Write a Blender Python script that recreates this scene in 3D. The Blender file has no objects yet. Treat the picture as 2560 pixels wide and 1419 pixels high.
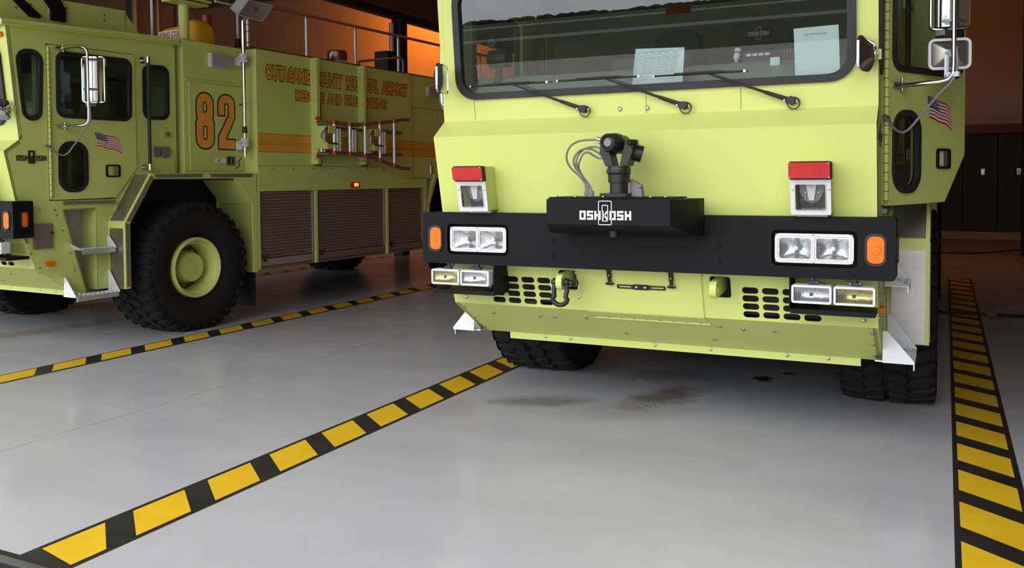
import bpy, bmesh, math, random
from mathutils import Vector, Matrix
from mathutils.geometry import tessellate_polygon
random.seed(7)
SC = bpy.context.scene
COL = SC.collection
R = math.radians

# ------------------------------------------------------------------ materials
def nodes(name):
    m = bpy.data.materials.new(name); m.use_nodes = True
    nt = m.node_tree; b = nt.nodes['Principled BSDF']
    return m, nt, b
def mat(name, col, rough=.5, metal=0., spec=.5, coat=0., noise=0., nscale=8., bump=0., bscale=60., stretch=None, emit=0.):
    m, nt, b = nodes(name)
    b.inputs['Base Color'].default_value = (*col, 1)
    b.inputs['Roughness'].default_value = rough
    b.inputs['Metallic'].default_value = metal
    b.inputs['Specular IOR Level'].default_value = spec
    b.inputs['Coat Weight'].default_value = coat
    b.inputs['Coat Roughness'].default_value = .08
    if emit:
        b.inputs['Emission Color'].default_value = (*col, 1); b.inputs['Emission Strength'].default_value = emit
    if noise or bump:
        tc = nt.nodes.new('ShaderNodeTexCoord'); src = tc.outputs['Object']
        if stretch:
            mp = nt.nodes.new('ShaderNodeMapping'); mp.inputs['Scale'].default_value = stretch
            nt.links.new(src, mp.inputs['Vector']); src = mp.outputs['Vector']
    if noise:
        n = nt.nodes.new('ShaderNodeTexNoise'); n.inputs['Scale'].default_value = nscale; n.inputs['Detail'].default_value = 5
        nt.links.new(src, n.inputs['Vector'])
        mx = nt.nodes.new('ShaderNodeMix'); mx.data_type = 'RGBA'
        mx.inputs[6].default_value = (*[c * (1 - noise) for c in col], 1)
        mx.inputs[7].default_value = (*[min(1, c * (1 + noise)) for c in col], 1)
        nt.links.new(n.outputs['Fac'], mx.inputs[0]); nt.links.new(mx.outputs[2], b.inputs['Base Color'])
    if bump:
        n2 = nt.nodes.new('ShaderNodeTexNoise'); n2.inputs['Scale'].default_value = bscale
        nt.links.new(src, n2.inputs['Vector'])
        bp = nt.nodes.new('ShaderNodeBump'); bp.inputs['Strength'].default_value = bump; bp.inputs['Distance'].default_value = .01
        nt.links.new(n2.outputs['Fac'], bp.inputs['Height']); nt.links.new(bp.outputs['Normal'], b.inputs['Normal'])
    return m
def glass(name, tint, refl=1.0, rough=0., ior=1.5, bump=0.):
    """thin pane: tinted see-through mixed with a mirror reflection by Fresnel"""
    m = bpy.data.materials.new(name); m.use_nodes = True; nt = m.node_tree; nt.nodes.clear()
    out = nt.nodes.new('ShaderNodeOutputMaterial'); mix = nt.nodes.new('ShaderNodeMixShader')
    tr = nt.nodes.new('ShaderNodeBsdfTransparent'); tr.inputs[0].default_value = (*tint, 1)
    gl = nt.nodes.new('ShaderNodeBsdfGlossy'); gl.inputs['Roughness'].default_value = rough; gl.inputs[0].default_value = (1, 1, 1, 1)
    fr = nt.nodes.new('ShaderNodeFresnel')
    ge = nt.nodes.new('ShaderNodeNewGeometry'); im = nt.nodes.new('ShaderNodeMix'); im.inputs[2].default_value = ior; im.inputs[3].default_value = 1 / ior
    nt.links.new(ge.outputs['Backfacing'], im.inputs[0]); nt.links.new(im.outputs[0], fr.inputs[0])   # same reflectance from either side
    mu = nt.nodes.new('ShaderNodeMath'); mu.operation = 'MULTIPLY'; mu.inputs[1].default_value = refl; mu.use_clamp = True
    nt.links.new(fr.outputs[0], mu.inputs[0]); nt.links.new(mu.outputs[0], mix.inputs[0])
    nt.links.new(tr.outputs[0], mix.inputs[1]); nt.links.new(gl.outputs[0], mix.inputs[2]); nt.links.new(mix.outputs[0], out.inputs[0])
    if bump:
        tc = nt.nodes.new('ShaderNodeTexCoord'); w = nt.nodes.new('ShaderNodeTexWave'); w.inputs['Scale'].default_value = 38; w.inputs['Distortion'].default_value = 1.5
        nt.links.new(tc.outputs['Object'], w.inputs['Vector'])
        bp = nt.nodes.new('ShaderNodeBump'); bp.inputs['Strength'].default_value = bump; bp.inputs['Distance'].default_value = .01
        nt.links.new(w.outputs['Fac'], bp.inputs['Height']); nt.links.new(bp.outputs[0], gl.inputs['Normal'])
    return m
M = {}
M['paint'] = mat('lime_paint', (.565, .612, .176), .45, spec=.25, coat=.05, noise=.03, nscale=1.5)
M['paint_in'] = mat('cab_lining', (.10, .13, .06), .7)
M['black'] = mat('satin_black', (.008, .008, .0085), .5, spec=.1)
M['blackpl'] = mat('black_plastic', (.012, .012, .013), .5)
M['cannon'] = mat('cannon_black', (.014, .015, .012), .4, spec=.35)
M['rubber'] = mat('rubber', (.013, .013, .014), .55, spec=.4)
M['tire'] = mat('tire_rubber', (.013, .012, .012), .8, spec=.2, noise=.3, nscale=9, bump=.15, bscale=40)
M['dark'] = mat('chassis_black', (.010, .009, .009), .7)
M['chrome'] = mat('chrome', (.70, .70, .71), .09, metal=1)
M['steel'] = mat('bolt_steel', (.48, .48, .50), .35, metal=1)
M['stain'] = mat('brushed_stainless', (.40, .365, .34), .42, metal=1, noise=.12, nscale=3, stretch=(1, 1, 14))
M['alum'] = mat('aluminium', (.66, .67, .70), .42, metal=.75, noise=.08, nscale=5)
M['white'] = mat('white_bracket', (.70, .70, .73), .4)
M['lampwhite'] = mat('lamp_white', (.60, .60, .61), .4)
M['plate'] = mat('mill_aluminium', (.36, .36, .36), .45, metal=.25, noise=.06, nscale=3)
M['frost'] = mat('frosted_lens', (.34, .32, .33), .35, noise=.15, nscale=12)
M['grey'] = mat('cable_grey', (.16, .16, .15), .5)
M['hose'] = mat('grey_conduit', (.20, .18, .20), .5)
M['slat'] = mat('shutter_slat', (.30, .215, .185), .42, metal=.55, noise=.1, nscale=3, stretch=(1, 1, 6))
M['slatlite'] = mat('shutter_rail', (.48, .35, .30), .4, metal=.5)
M['brown'] = mat('walkway_brown', (.11, .07, .055), .6)
M['amber'] = mat('amber_lens', (.80, .15, .002), .35, spec=.3, coat=0, noise=.12, nscale=30)
M['redlens'] = mat('red_lens', (.45, .006, .008), .2, coat=.3, noise=.35, nscale=14)
M['decal_o'] = mat('decal_orange', (.78, .32, .04), .45)
M['decal_k'] = mat('decal_black', (.03, .018, .01), .5)
M['decal_w'] = mat('decal_white', (.82, .82, .84), .45)
M['decal_r'] = mat('decal_red', (.42, .03, .03), .5)
M['decal_b'] = mat('decal_navy', (.035, .035, .07), .5)
M['paper'] = mat('paper', (.78, .90, .95), .8)
M['ink'] = mat('ink', (.30, .37, .42), .8)
M['ws'] = glass('windshield_glass', (.64, .70, .66), 1.65, ior=1.5)
M['sideglass'] = glass('side_glass', (.50, .56, .50), .9)
M['lens'] = glass('clear_lens', (.93, .95, .97), 2.2, rough=.12, bump=.35)
M['lensY'] = glass('fog_lens_yellow', (.86, .80, .45), 2.2, rough=.15, bump=.35)
M['mirror'] = mat('mirror_glass', (.86, .87, .88), .02, metal=1)
M['reflector'] = mat('reflector', (.66, .67, .69), .24, metal=1, bump=.25, bscale=25)
M['seat'] = mat('seat_cloth', (.012, .018, .013), .8)
M['dash'] = mat('dash_grey_green', (.30, .36, .30), .6)
M['yellow'] = mat('yellow_vinyl', (.80, .42, .01), .45, noise=.1, nscale=6, bump=.3, bscale=9)
M['red'] = mat('red_enamel', (.36, .012, .015), .35)
M['redcap'] = mat('red_rung_cap', (.55, .03, .02), .45)
M['rail'] = mat('ladder_rail', (.20, .10, .075), .5)
M['rung'] = mat('ladder_rung', (.75, .72, .70), .35, metal=.6)
M['domeamber'] = mat('beacon_dome', (.22, .03, .003), .12, coat=.4)

# ------------------------------------------------------------------ mesh builder
def rpoly(pts, r, n=6):
    out = []; N = len(pts)
    for i in range(N):
        p = Vector(pts[i][:2]); a = Vector(pts[i - 1][:2]); b = Vector(pts[(i + 1) % N][:2])
        rr = r[i] if isinstance(r, (list, tuple)) else r
        u = (a - p); v = (b - p); la, lb = u.length, v.length
        if rr < 1e-6: out.append((p.x, p.y)); continue
        u /= la; v /= lb
        ang = u.angle(v)
        if ang > math.pi - .02: out.append((p.x, p.y)); continue
        d = min(rr / math.tan(ang / 2), la * .499, lb * .499); rr = d * math.tan(ang / 2)
        c = p + (u + v).normalized() * (rr / math.sin(ang / 2))
        p0 = p + u * d; p1 = p + v * d
        a0 = math.atan2(p0.y - c.y, p0.x - c.x); a1 = math.atan2(p1.y - c.y, p1.x - c.x)
        da = (a1 - a0 + math.pi) % (2 * math.pi) - math.pi
        for k in range(n + 1):
            t = a0 + da * k / n; out.append((c.x + rr * math.cos(t), c.y + rr * math.sin(t)))
    return out
def rrect(x0, x1, y0, y1, r, n=6):
    return rpoly([(x0, y0), (x1, y0), (x1, y1), (x0, y1)], r, n)
def circ(cx, cy, r, n=20):
    return [(cx + r * math.cos(2 * math.pi * k / n), cy + r * math.sin(2 * math.pi * k / n)) for k in range(n)]
def grow(pts, d):
    """offset a closed loop outward by d (inward when negative)"""
    N = len(pts); A = sum(pts[i][0] * pts[(i + 1) % N][1] - pts[(i + 1) % N][0] * pts[i][1] for i in range(N))
    s = 1 if A > 0 else -1; out = []
    for i in range(N):
        a = Vector(pts[i - 1]); p = Vector(pts[i]); b = Vector(pts[(i + 1) % N])
        e = (p - a); f = (b - p)
        if e.length < 1e-7: e = f
        if f.length < 1e-7: f = e
        n1 = Vector((e.y, -e.x)).normalized(); n2 = Vector((f.y, -f.x)).normalized()
        m = n1 + n2
        if m.length < 1e-6: m = n1
        m.normalize(); k = d * s / max(.4, m.dot(n1)); q = p + m * k; out.append((q.x, q.y))
    return out
def smooth(pts, k=5):
    P = [Vector(p) for p in pts]; out = []
    for i in range(len(P) - 1):
        a, b, c, d = P[max(i - 1, 0)], P[i], P[i + 1], P[min(i + 2, len(P) - 1)]
        for j in range(k):
            t = j / k; out.append(.5 * ((2 * b) + (c - a) * t + (2 * a - 5 * b + 4 * c - d) * t * t + (3 * b - a - 3 * c + d) * t ** 3))
    return out + [P[-1]]
class MB:
    def __init__(s): s.v = []; s.f = []; s.fm = []; s.mats = []
    def mi(s, m):
        if m not in s.mats: s.mats.append(m)
        return s.mats.index(m)
    def add(s, vs, fs, m):
        o = len(s.v); k = s.mi(m); s.v += [tuple(v) for v in vs]
        for f in fs: s.f.append([o + i for i in f]); s.fm.append(k)
        return s
    def box(s, x0, x1, y0, y1, z0, z1, m, T=None):
        vs = [(x, y, z) for x in (x0, x1) for y in (y0, y1) for z in (z0, z1)]
        if T: vs = [T(*v) for v in vs]
        return s.add(vs, [(0, 1, 3, 2), (4, 6, 7, 5), (0, 4, 5, 1), (2, 3, 7, 6), (0, 2, 6, 4), (1, 5, 7, 3)], m)
    def plate(s, outer, holes, T, w0, w1, m, me=None, back=True):
        loops = [outer] + list(holes)
        tris = tessellate_polygon([[Vector((u, v, 0)) for u, v in l] for l in loops])
        flat = [p for l in loops for p in l]; N = len(flat)
        s.add([T(u, v, w0) for u, v in flat] + ([T(u, v, w1) for u, v in flat] if back else []),
              [tuple(t) for t in tris] + ([tuple(N + i for i in reversed(t)) for t in tris] if back else []), m)
        if back:
            for l in loops:
                n = len(l)
                s.add([T(u, v, w0) for u, v in l] + [T(u, v, w1) for u, v in l],
                      [(i, (i + 1) % n, n + (i + 1) % n, n + i) for i in range(n)], me or m)
        return s
    def prism(s, pts, vec, m):
        n = len(pts); vec = Vector(vec); q = [Vector(p) for p in pts]
        return s.add(q + [p + vec for p in q], [tuple(range(n)), tuple(range(2 * n - 1, n - 1, -1))] + [(i, (i + 1) % n, n + (i + 1) % n, n + i) for i in range(n)], m)
    def tube(s, pts, r, m, n=8, closed=False):
        P = [Vector(p) for p in pts]; N = len(P); rings = []
        up = None
        for i in range(N):
            if closed: t = P[(i + 1) % N] - P[i - 1]
            else: t = P[min(i + 1, N - 1)] - P[max(i - 1, 0)]
            t.normalize()
            if up is None: up = t.orthogonal().normalized()
            else:
                up = up - t * up.dot(t)
                up = up.normalized() if up.length > 1e-6 else t.orthogonal().normalized()
            w = t.cross(up); rr = r[i] if isinstance(r, (list, tuple)) else r
            rings.append([P[i] + (up * math.cos(2 * math.pi * k / n) + w * math.sin(2 * math.pi * k / n)) * rr for k in range(n)])
        fs = []; M_ = N if closed else N - 1
        for i in range(M_):
            j = (i + 1) % N
            for k in range(n): fs.append((i * n + k, i * n + (k + 1) % n, j * n + (k + 1) % n, j * n + k))
        if not closed: fs += [tuple(range(n - 1, -1, -1)), tuple((N - 1) * n + k for k in range(n))]
        return s.add([v for r_ in rings for v in r_], fs, m)
    def cyl(s, p0, p1, r0, m, r1=None, n=16):
        return s.tube([p0, p1], [r0, r0 if r1 is None else r1], m, n)
    def lathe(s, prof, o, axis, m, n=32, closed=False, cap=True):
        a = Vector(axis).normalized(); u = a.orthogonal().normalized(); w = a.cross(u); o = Vector(o); vs = []; fs = []
        for r, h in prof:
            for k in range(n):
                t = 2 * math.pi * k / n; vs.append(o + a * h + (u * math.cos(t) + w * math.sin(t)) * r)
        L = len(prof)
        for i in range(L if closed else L - 1):
            j = (i + 1) % L
            for k in range(n): fs.append((i * n + k, i * n + (k + 1) % n, j * n + (k + 1) % n, j * n + k))
        if not closed and cap:
            if prof[0][0] > 1e-5: fs.append(tuple(range(n - 1, -1, -1)))
            if prof[-1][0] > 1e-5: fs.append(tuple((L - 1) * n + k for k in range(n)))
        return s.add(vs, fs, m)
    def bolt(s, p, nrm, r=.009, m=None):
        nrm = Vector(nrm).normalized()
        return s.lathe([(r, -.002), (r, r * .45), (r * .55, r * .8), (0, r * .85)], p, nrm, m or M['steel'], 10)
    def build(s, name, parent=None, loc=None, rot=None, bevel=0, smooth=38, weld=True):
        me = bpy.data.meshes.new(name); me.from_pydata(s.v, [], s.f)
        for m in s.mats: me.materials.append(m)
        me.polygons.foreach_set('material_index', s.fm)
        bm = bmesh.new(); bm.from_mesh(me)
        if weld: bmesh.ops.remove_doubles(bm, verts=bm.verts, dist=1e-5)
        bmesh.ops.recalc_face_normals(bm, faces=bm.faces); bm.to_mesh(me); bm.free()
        me.polygons.foreach_set('use_smooth', [True] * len(me.polygons)); me.set_sharp_from_angle(angle=R(smooth)); me.update()
        o = bpy.data.objects.new(name, me); COL.objects.link(o)
        if parent: o.parent = parent
        if loc: o.location = loc
        if rot: o.rotation_euler = rot
        if bevel:
            b = o.modifiers.new('bevel', 'BEVEL'); b.width = bevel; b.segments = 2; b.limit_method = 'ANGLE'; b.angle_limit = R(45); b.harden_normals = True
        return o
def empty(name, loc=(0, 0, 0), rz=0, parent=None):
    o = bpy.data.objects.new(name, None); COL.objects.link(o); o.location = loc; o.rotation_euler = (0, 0, rz)
    if parent: o.parent = parent
    return o
def tag(o, label, cat, group=None, kind=None):
    o['label'] = label; o['category'] = cat
    if group: o['group'] = group
    if kind: o['kind'] = kind
    return o
def struct(o): o['kind'] = 'structure'; return o
def lab(o, l): o['label'] = l; return o
def copy_tree(o, parent=None):
    c = o.copy(); COL.objects.link(c); c.parent = parent
    for ch in list(o.children): copy_tree(ch, c)
    return c
# lettering ----------------------------------------------------------
def text2d(s, off=0.):
    cu = bpy.data.curves.new('lettering', 'FONT'); cu.body = s; cu.offset = off; cu.resolution_u = 3
    ob = bpy.data.objects.new('lettering', cu); COL.objects.link(ob)
    dg = bpy.context.evaluated_depsgraph_get(); dg.update()
    me = bpy.data.meshes.new_from_object(ob.evaluated_get(dg))
    V = [(v.co.x, v.co.y) for v in me.vertices]; F = [tuple(p.vertices) for p in me.polygons]
    bpy.data.objects.remove(ob); bpy.data.curves.remove(cu); bpy.data.meshes.remove(me)
    return V, F
def letter(mb, s, u0, u1, v0, v1, T, m, w=0., off=0.):
    """fits the word into u0..u1 x v0..v1; off thickens the strokes outside that box"""
    V0, _ = text2d(s, 0.); V, F = text2d(s, off)
    a0 = min(p[0] for p in V0); a1 = max(p[0] for p in V0); b0 = min(p[1] for p in V0); b1 = max(p[1] for p in V0)
    mb.add([T(u0 + (x - a0) / (a1 - a0) * (u1 - u0), v0 + (y - b0) / (b1 - b0) * (v1 - v0), w) for x, y in V], F, m)
GL = {'O': [(0, .3, 0, 1), (.7, 1, 0, 1), (.3, .7, 0, .22), (.3, .7, .78, 1)],
      'S': [(0, 1, .78, 1), (0, .3, .39, .78), (.3, 1, .39, .61), (.7, 1, .22, .39), (0, 1, 0, .22)],
      'H': [(0, .3, 0, 1), (.7, 1, 0, 1), (.3, .7, .36, .64)]}
def blockword(mb, u0, u1, v0, v1, T, m, w0=0., w1=.002, ring=None, rm=None):
    """the makers' block lettering: seven square letters, the middle one inside two upright frames"""
    n = 7; adv = (u1 - u0) / (n - .18)
    for i, ch in enumerate('OSHKOSH'):
        a = u0 + adv * i; W = adv * .82; H = v1 - v0
        if ch == 'K':
            q = [(.0, 0, .26, 0, .26, 1, .0, 1), (.2, .42, .75, 1, 1.02, 1, .42, .36), (.3, .5, .5, .6, 1.02, 0, .72, 0)]
            for p in q:
                pts = [(a + p[k] * W, v0 + p[k + 1] * H) for k in range(0, 8, 2)]; mb.plate(pts, [], T, w0, w1, m)
        else:
            for x0, x1, y0, y1 in GL[ch]:
                mb.plate([(a + x0 * W, v0 + y0 * H), (a + x1 * W, v0 + y0 * H), (a + x1 * W, v0 + y1 * H), (a + x0 * W, v0 + y1 * H)], [], T, w0, w1, m)
    if ring:
        for x0, x1, y0, y1, t, r in ring:
            o = rrect(x0, x1, y0, y1, r, 3); mb.plate(o, [rrect(x0 + t, x1 - t, y0 + t, y1 - t, max(r - t, .001), 3)], T, w0, w1, rm or m)
def flag(mb, u0, u1, v0, v1, T):
    """waving stars-and-stripes decal, hoist at u0"""
    W = u1 - u0; H = v1 - v0; N = 14
    def P(a, b):
        wave = .09 * math.sin(a * 6.3 - .6) * a + .36 * a * a
        hh = .56 + .0 * a
        return (u0 + W * (a + .05 * math.sin(b * 5)), v1 - H * (wave + (1 - b) * hh))
    rows = 13
    for j in range(rows):
        b1 = 1 - j / rows; b0 = 1 - (j + 1) / rows
        for i in range(N):
            a0 = i / N; a1 = (i + 1) / N
            m = M['decal_b'] if (j < 7 and a1 <= .43) else (M['decal_r'] if j % 2 == 0 else M['decal_w'])
            mb.add([T(*P(a0, b0), .002), T(*P(a1, b0), .002), T(*P(a1, b1), .002), T(*P(a0, b1), .002)], [(0, 1, 2, 3)], m)
    for j in range(6):
        for i in range(5):
            a = .04 + i * .078 + (.03 if j % 2 else 0); b = .97 - j * .078
            p = P(a, b); d = W * .016
            mb.add([T(p[0] - d, p[1], .004), T(p[0], p[1] - d, .004), T(p[0] + d, p[1], .004), T(p[0], p[1] + d, .004)], [(0, 1, 2, 3)], M['decal_w'])
# ------------------------------------------------------------------ truck (local axes: x to the driver's side, y rearward from the bumper face, z up)
def TW(u, v, w): return (u, .125 - (v - 1.855) * .0968 + w, v)
def TN(u, v, w): return (u, -.01 + (1.755 - v) * .215 + w, v)
def TK(u, v, w): return (u, .155 + (.98 - v) * .3036 + w, v)
def TLOW(u, t, w): return (u, .24 + .38 * t + w * .53, .70 - .24 * t + w * .85)
def TS(s, x=1.27):
    return lambda u, v, w: (s * (x - w), u, v)
def poly_mid(p): return (sum(a for a, _ in p) / len(p), sum(b for _, b in p) / len(p))

def window(name, poly, T, parent, gl, g=.035, proud=.012):
    """glass pane with its black rubber surround"""
    pane = MB().plate(grow(poly, -g * .6), [], T, .008, .012, gl, back=False).build(name, parent)
    return pane
def gasket(poly, T, parent, g=.035, proud=.012):
    return MB().plate(poly, [grow(poly, -g)], T, -proud, .018, M['rubber']).build('window_gasket', parent, bevel=.006)

DOOR = [(0, 1.335), (.649, 1.341), (.884, 1.62), (.884, 2.70), (0, 2.69)]
DWIN = rpoly([(.065, 2.06), (.835, 2.06), (.848, 2.655), (.072, 2.645)], .085)
DLOW = rpoly([(.07, 1.40), (.36, 1.40), (.362, 1.855), (.076, 1.855)], .12)
FWIN = rpoly([(.165, 2.02), (.335, 2.02), (.36, 2.635), (.105, 2.625)], [.09, .09, .1, .1])
RWIN = rpoly([(1.37, 2.09), (1.68, 2.10), (1.685, 2.64), (1.372, 2.62)], .085)

def make_door(root, s, angle, opt):
    T = lambda u, v, w: (s * (0 - w), u, v)
    mb = MB().plate(rpoly(DOOR, .02, 3), [grow(DWIN, -.012), grow(DLOW, -.012)], T, 0, .045, M['paint'])
    d = mb.build('door', root, loc=(s * 1.285, .395, 0), rot=(0, 0, -s * angle), bevel=.004)
    if s > 0 and opt['open']: lab(d, 'driver door swung open, lime yellow')
    for p in (DWIN, DLOW):
        window('window_pane', p, T, d, M['sideglass']); gasket(p, T, d)
    h = MB().tube([(s * .012, -.006, 1.36), (s * .012, -.006, 2.66)], .012, M['paint'], 10)
    for k in range(26):
        h.cyl((s * .012, -.006, 1.362 + k * .05), (s * .012, -.006, 1.366 + k * .05), .0135, M['brown'], n=10)
    h.build('hinge', d)
    hd = MB().plate(rrect(.545, .695, 1.535, 1.65, .02), [rrect(.56, .68, 1.548, 1.637, .012)], T, -.012, .01, M['black'])
    hd.plate(rrect(.56, .68, 1.548, 1.637, .012), [], T, .004, .012, M['black'])
    hd.box(.612, .632, 1.55, 1.635, -.01, .006, M['chrome'], lambda a, b, c: T(a, b, c)); hd.box(.645, .668, 1.552, 1.633, -.006, .006, M['steel'], lambda a, b, c: T(a, b, c))
    hd.build('handle', d)
    if s > 0:
        f = MB(); flag(f, .455, .715, 1.725, 1.945, lambda u, v, w: (w, u, v)); lab(f.build('flag_decal', d, weld=False), 'waving stars and stripes decal')
    # mirror arm: bracket, bent tube, tall mirror head, small convex mirror below on the open one
    a = MB(); A_ = lambda x, y, z: (s * x, y, z)
    for z in (1.985, 2.665):
        a.box(s * 0, s * .03, .06, .15, z - .012, z + .012, M['chrome'])
        a.cyl((s * .025, .13, z - .03), (s * .025, .13, z + .04), .008, M['steel'])
    pts = smooth([(.02, .12, 1.98), (.14, .15, 1.985), (.225, .175, 1.992), (.26, .187, 2.015), (.27, .19, 2.07), (.27, .19, 2.33), (.27, .19, 2.59), (.262, .187, 2.645), (.225, .175, 2.672), (.12, .15, 2.678), (.02, .12, 2.67)], 4)
    a.tube([A_(*q) for q in pts], .0125, M['chrome'], 10)
    a.box(*sorted((s * .20, s * .275)), .195, .30, 2.30, 2.315, M['steel']).box(*sorted((s * .20, s * .275)), .195, .30, 2.56, 2.575, M['steel'])
    lab(a.build('mirror_arm', d), 'chrome tube arm')
    hm = MB(); xc, yc = s * .186, .31; cph, sph = math.cos(R(36)), math.sin(R(36))
    z0, z1 = (2.275, 2.69) if opt['open'] else (2.195, 2.605); prof = rrect(-.098, .098, z0, z1, .03)
    TM = lambda u, v, w: (xc + s * (u * cph - w * sph), yc + u * sph + w * cph, v)
    hm.plate(prof, [], TM, -.02, .03, M['chrome']); hm.plate(grow(prof, -.004), [], TM, .031, .034, M['mirror'])
    # curved polished back of the mirror head
    N = 10; vs = []; fs = []
    for i in range(N + 1):
        t = -1 + 2 * i / N
        for z in (z0 + .01, z1 - .01): vs.append(TM(t * .092, z, -.02 - .045 * (1 - t * t)))
    for i in range(N): fs.append((2 * i, 2 * i + 1, 2 * i + 3, 2 * i + 2))
    hm.add(vs, fs, M['chrome'])
    hm.plate(rrect(-.04, .01, z0 + .04, z0 + .07, .01), [], TM, -.062, -.05, M['steel'])
    hm.box(*sorted((xc - s * .05, xc)), yc - .05, yc + .02, z0 - .03, z0, M['steel'])
    hm.build('door_mirror', d, bevel=.003)
    if opt['open']:
        cm = MB(); c0 = (.186, .31); z0, z1 = 2.062, 2.228
        TC = lambda u, v, w: (s * (c0[0] + u * cph - w * sph), c0[1] + u * sph + w * cph, v)
        ring = rrect(-.105, .105, z0, z1, .032)
        cm.plate(ring, [grow(ring, -.014)], TC, -.022, .006, M['white'])
        inn = grow(ring, -.014); q = rrect(-.028, .022, 2.125, 2.165, .006); n = len(inn)
        cm.add([TC(u, v, -.010) for u, v in inn] + [TC(u, v, -.055) for u, v in q], [(i, (i + 1) % n, n + (i + 1) % n, n + i) for i in range(n)] + [tuple(range(n, 2 * n))], M['stain'])
        cm.plate(inn, [], TC, .0, .004, M['mirror']); cm.plate(rrect(-.034, -.01, 2.01, 2.155, .008), [], TC, -.066, -.058, M['steel'])
        cm.bolt(TC(-.022, 2.145, -.066), (0, -1, 0), .008); cm.bolt(TC(-.022, 2.022, -.066), (0, -1, 0), .008)
        cm.box(*sorted((s * .235, s * .30)), .18, .20, 2.01, 2.035, M['white'])
        lab(cm.build('convex_mirror', d), 'small square mirror with white rim and pyramid back')
    # grey conduit heating the mirror
    c = MB().tube(smooth([A_(.255, .21, 2.24), A_(.28, .195, 2.16), A_(.287, .195, 2.05), A_(.26, .185, 1.985), A_(.20, .17, 1.92), A_(.12, .15, 1.82), A_(.06, .11, 1.735), A_(.035, .05, 1.74), A_(.03, -.02, 1.80)]), .0065, M['hose'], 8)
    c.cyl((s * .03, -.02, 1.795), (s * .03, -.06, 1.81), .014, M['steel']); c.build('mirror_cable', d)
    return d

def make_wheel(root):
    R0, W = .665, .29; cz = .625
    t = MB()
    prof = [(.30, -.19), (.33, -.245), (.43, -.283), (.54, -.29), (.60, -.275), (.628, -.235), (.636, -.1), (.638, 0), (.636, .1), (.628, .235), (.60, .275), (.54, .29), (.43, .283), (.33, .245), (.30, .19)]
    t.lathe(prof, (0, 0, 0), (1, 0, 0), M['tire'], 72, cap=False)
    nl = 34
    for row, (xc, wd, ph) in enumerate(((-.205, .085, 0), (-.072, .062, .5), (.072, .062, 0), (.205, .085, .5))):
        for k in range(nl):
            a0 = 2 * math.pi * (k + ph) / nl; da = 2 * math.pi / nl * .36
            sk = .022 * (1 if row % 2 else -1)
            hexa = [(-wd, -da * .6), (0, -da * 1.15), (wd, -da * .6), (wd, da * .6), (0, da * 1.15), (-wd, da * .6)]
            vs = []
            for rr, sc in ((.622, 1.0), (R0 - (.012 if abs(xc) > .15 else 0), .86)):
                for x, a in hexa:
                    xx = xc + x * sc; aa = a0 + a * sc + sk * x / wd
                    r2 = rr - (.014 if abs(xx) > .25 else 0)
                    vs.append((xx, r2 * math.sin(aa), r2 * math.cos(aa)))
            t.add(vs, [(0, 1, 2, 3, 4, 5), (6, 7, 8, 9, 10, 11)] + [(i, (i + 1) % 6, 6 + (i + 1) % 6, 6 + i) for i in range(6)], M['tire'])
            if abs(xc) > .15:   # shoulder lug running down the sidewall
                sg = 1 if xc > 0 else -1; vs = []
                for (x, r2) in ((.262, .655), (.288, .615), (.293, .585), (.283, .57)):
                    for a in (-da * .75, da * .75): vs.append((sg * x, r2 * math.sin(a0 + a), r2 * math.cos(a0 + a)))
                t.add(vs, [(0, 1, 3, 2), (2, 3, 5, 4), (4, 5, 7, 6)], M['tire'])
    t.v = [(x, y, max(z, -cz + .0005)) for x, y, z in t.v]
    w = empty('wheel', (1.245, 1.80, cz), 0, root)
    t.build('tire', w, smooth=45)
    r = MB().lathe([(.235, -.2), (.305, -.2), (.305, .235), (.30, .262), (.288, .268), (.272, .255), (.266, .225), (.247, .205), (.24, .20), (.232, .17), (.226, .02), (.236, -.2)], (0, 0, 0), (1, 0, 0), M['paint'], 56, cap=False)
    r.lathe([(.228, .05), (.10, .05), (.0, .05)], (0, 0, 0), (1, 0, 0), M['paint'], 40)
    for k in range(10):
        a = 2 * math.pi * k / 10; r.bolt((.05, .185 * math.sin(a), .185 * math.cos(a)), (1, 0, 0), .017)
    r.build('rim', w)
    h = MB().lathe([(.165, .05), (.165, .09), (.15, .13), (.148, .17), (.138, .185), (0, .187)], (0, 0, 0), (1, 0, 0), M['paint'], 40)
    h.lathe([(.030, .187), (.030, .193), (.022, .194), (0, .19)], (0, 0, 0), (1, 0, 0), M['paint'], 16)
    for k in range(5): h.bolt((.186, .11 * math.sin(k * 1.256), .11 * math.cos(k * 1.256)), (1, 0, 0), .007, M['paint'])
    h.build('hub', w)
    return w

def make_seat(root, x, y, wide, top, words):
    s = MB()
    s.plate(rrect(x - wide, x + wide, y - .05, y + .45, .08), [], lambda u, v, w: (u, v, w), 1.72, 1.86, M['seat'])
    back = rpoly([(x - wide, 1.82), (x + wide, 1.82), (x + wide, top - .22), (x + wide * .72, top), (x - wide * .72, top), (x - wide, top - .22)], [.04, .04, .1, .09, .09, .1])
    s.plate(back, [], lambda u, v, w: (u, y + .36 + w + (v - 1.8) * .12, v), 0, .12, M['seat'])
    o = s.build('seat', root, bevel=.03)
    if words:
        t = MB(); f = lambda u, v, w: (u, y + .355 - w + (v - 1.8) * .12, v)
        blockword(t, x - .07, x + .07, top - .1, top - .072, f, M['decal_w'], 0, .003, [(x - .018, x + .018, top - .13, top - .042, .003, .005)])
        lab(t.build('embroidery', o), 'pale block lettering on the headrest')
    return o

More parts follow.
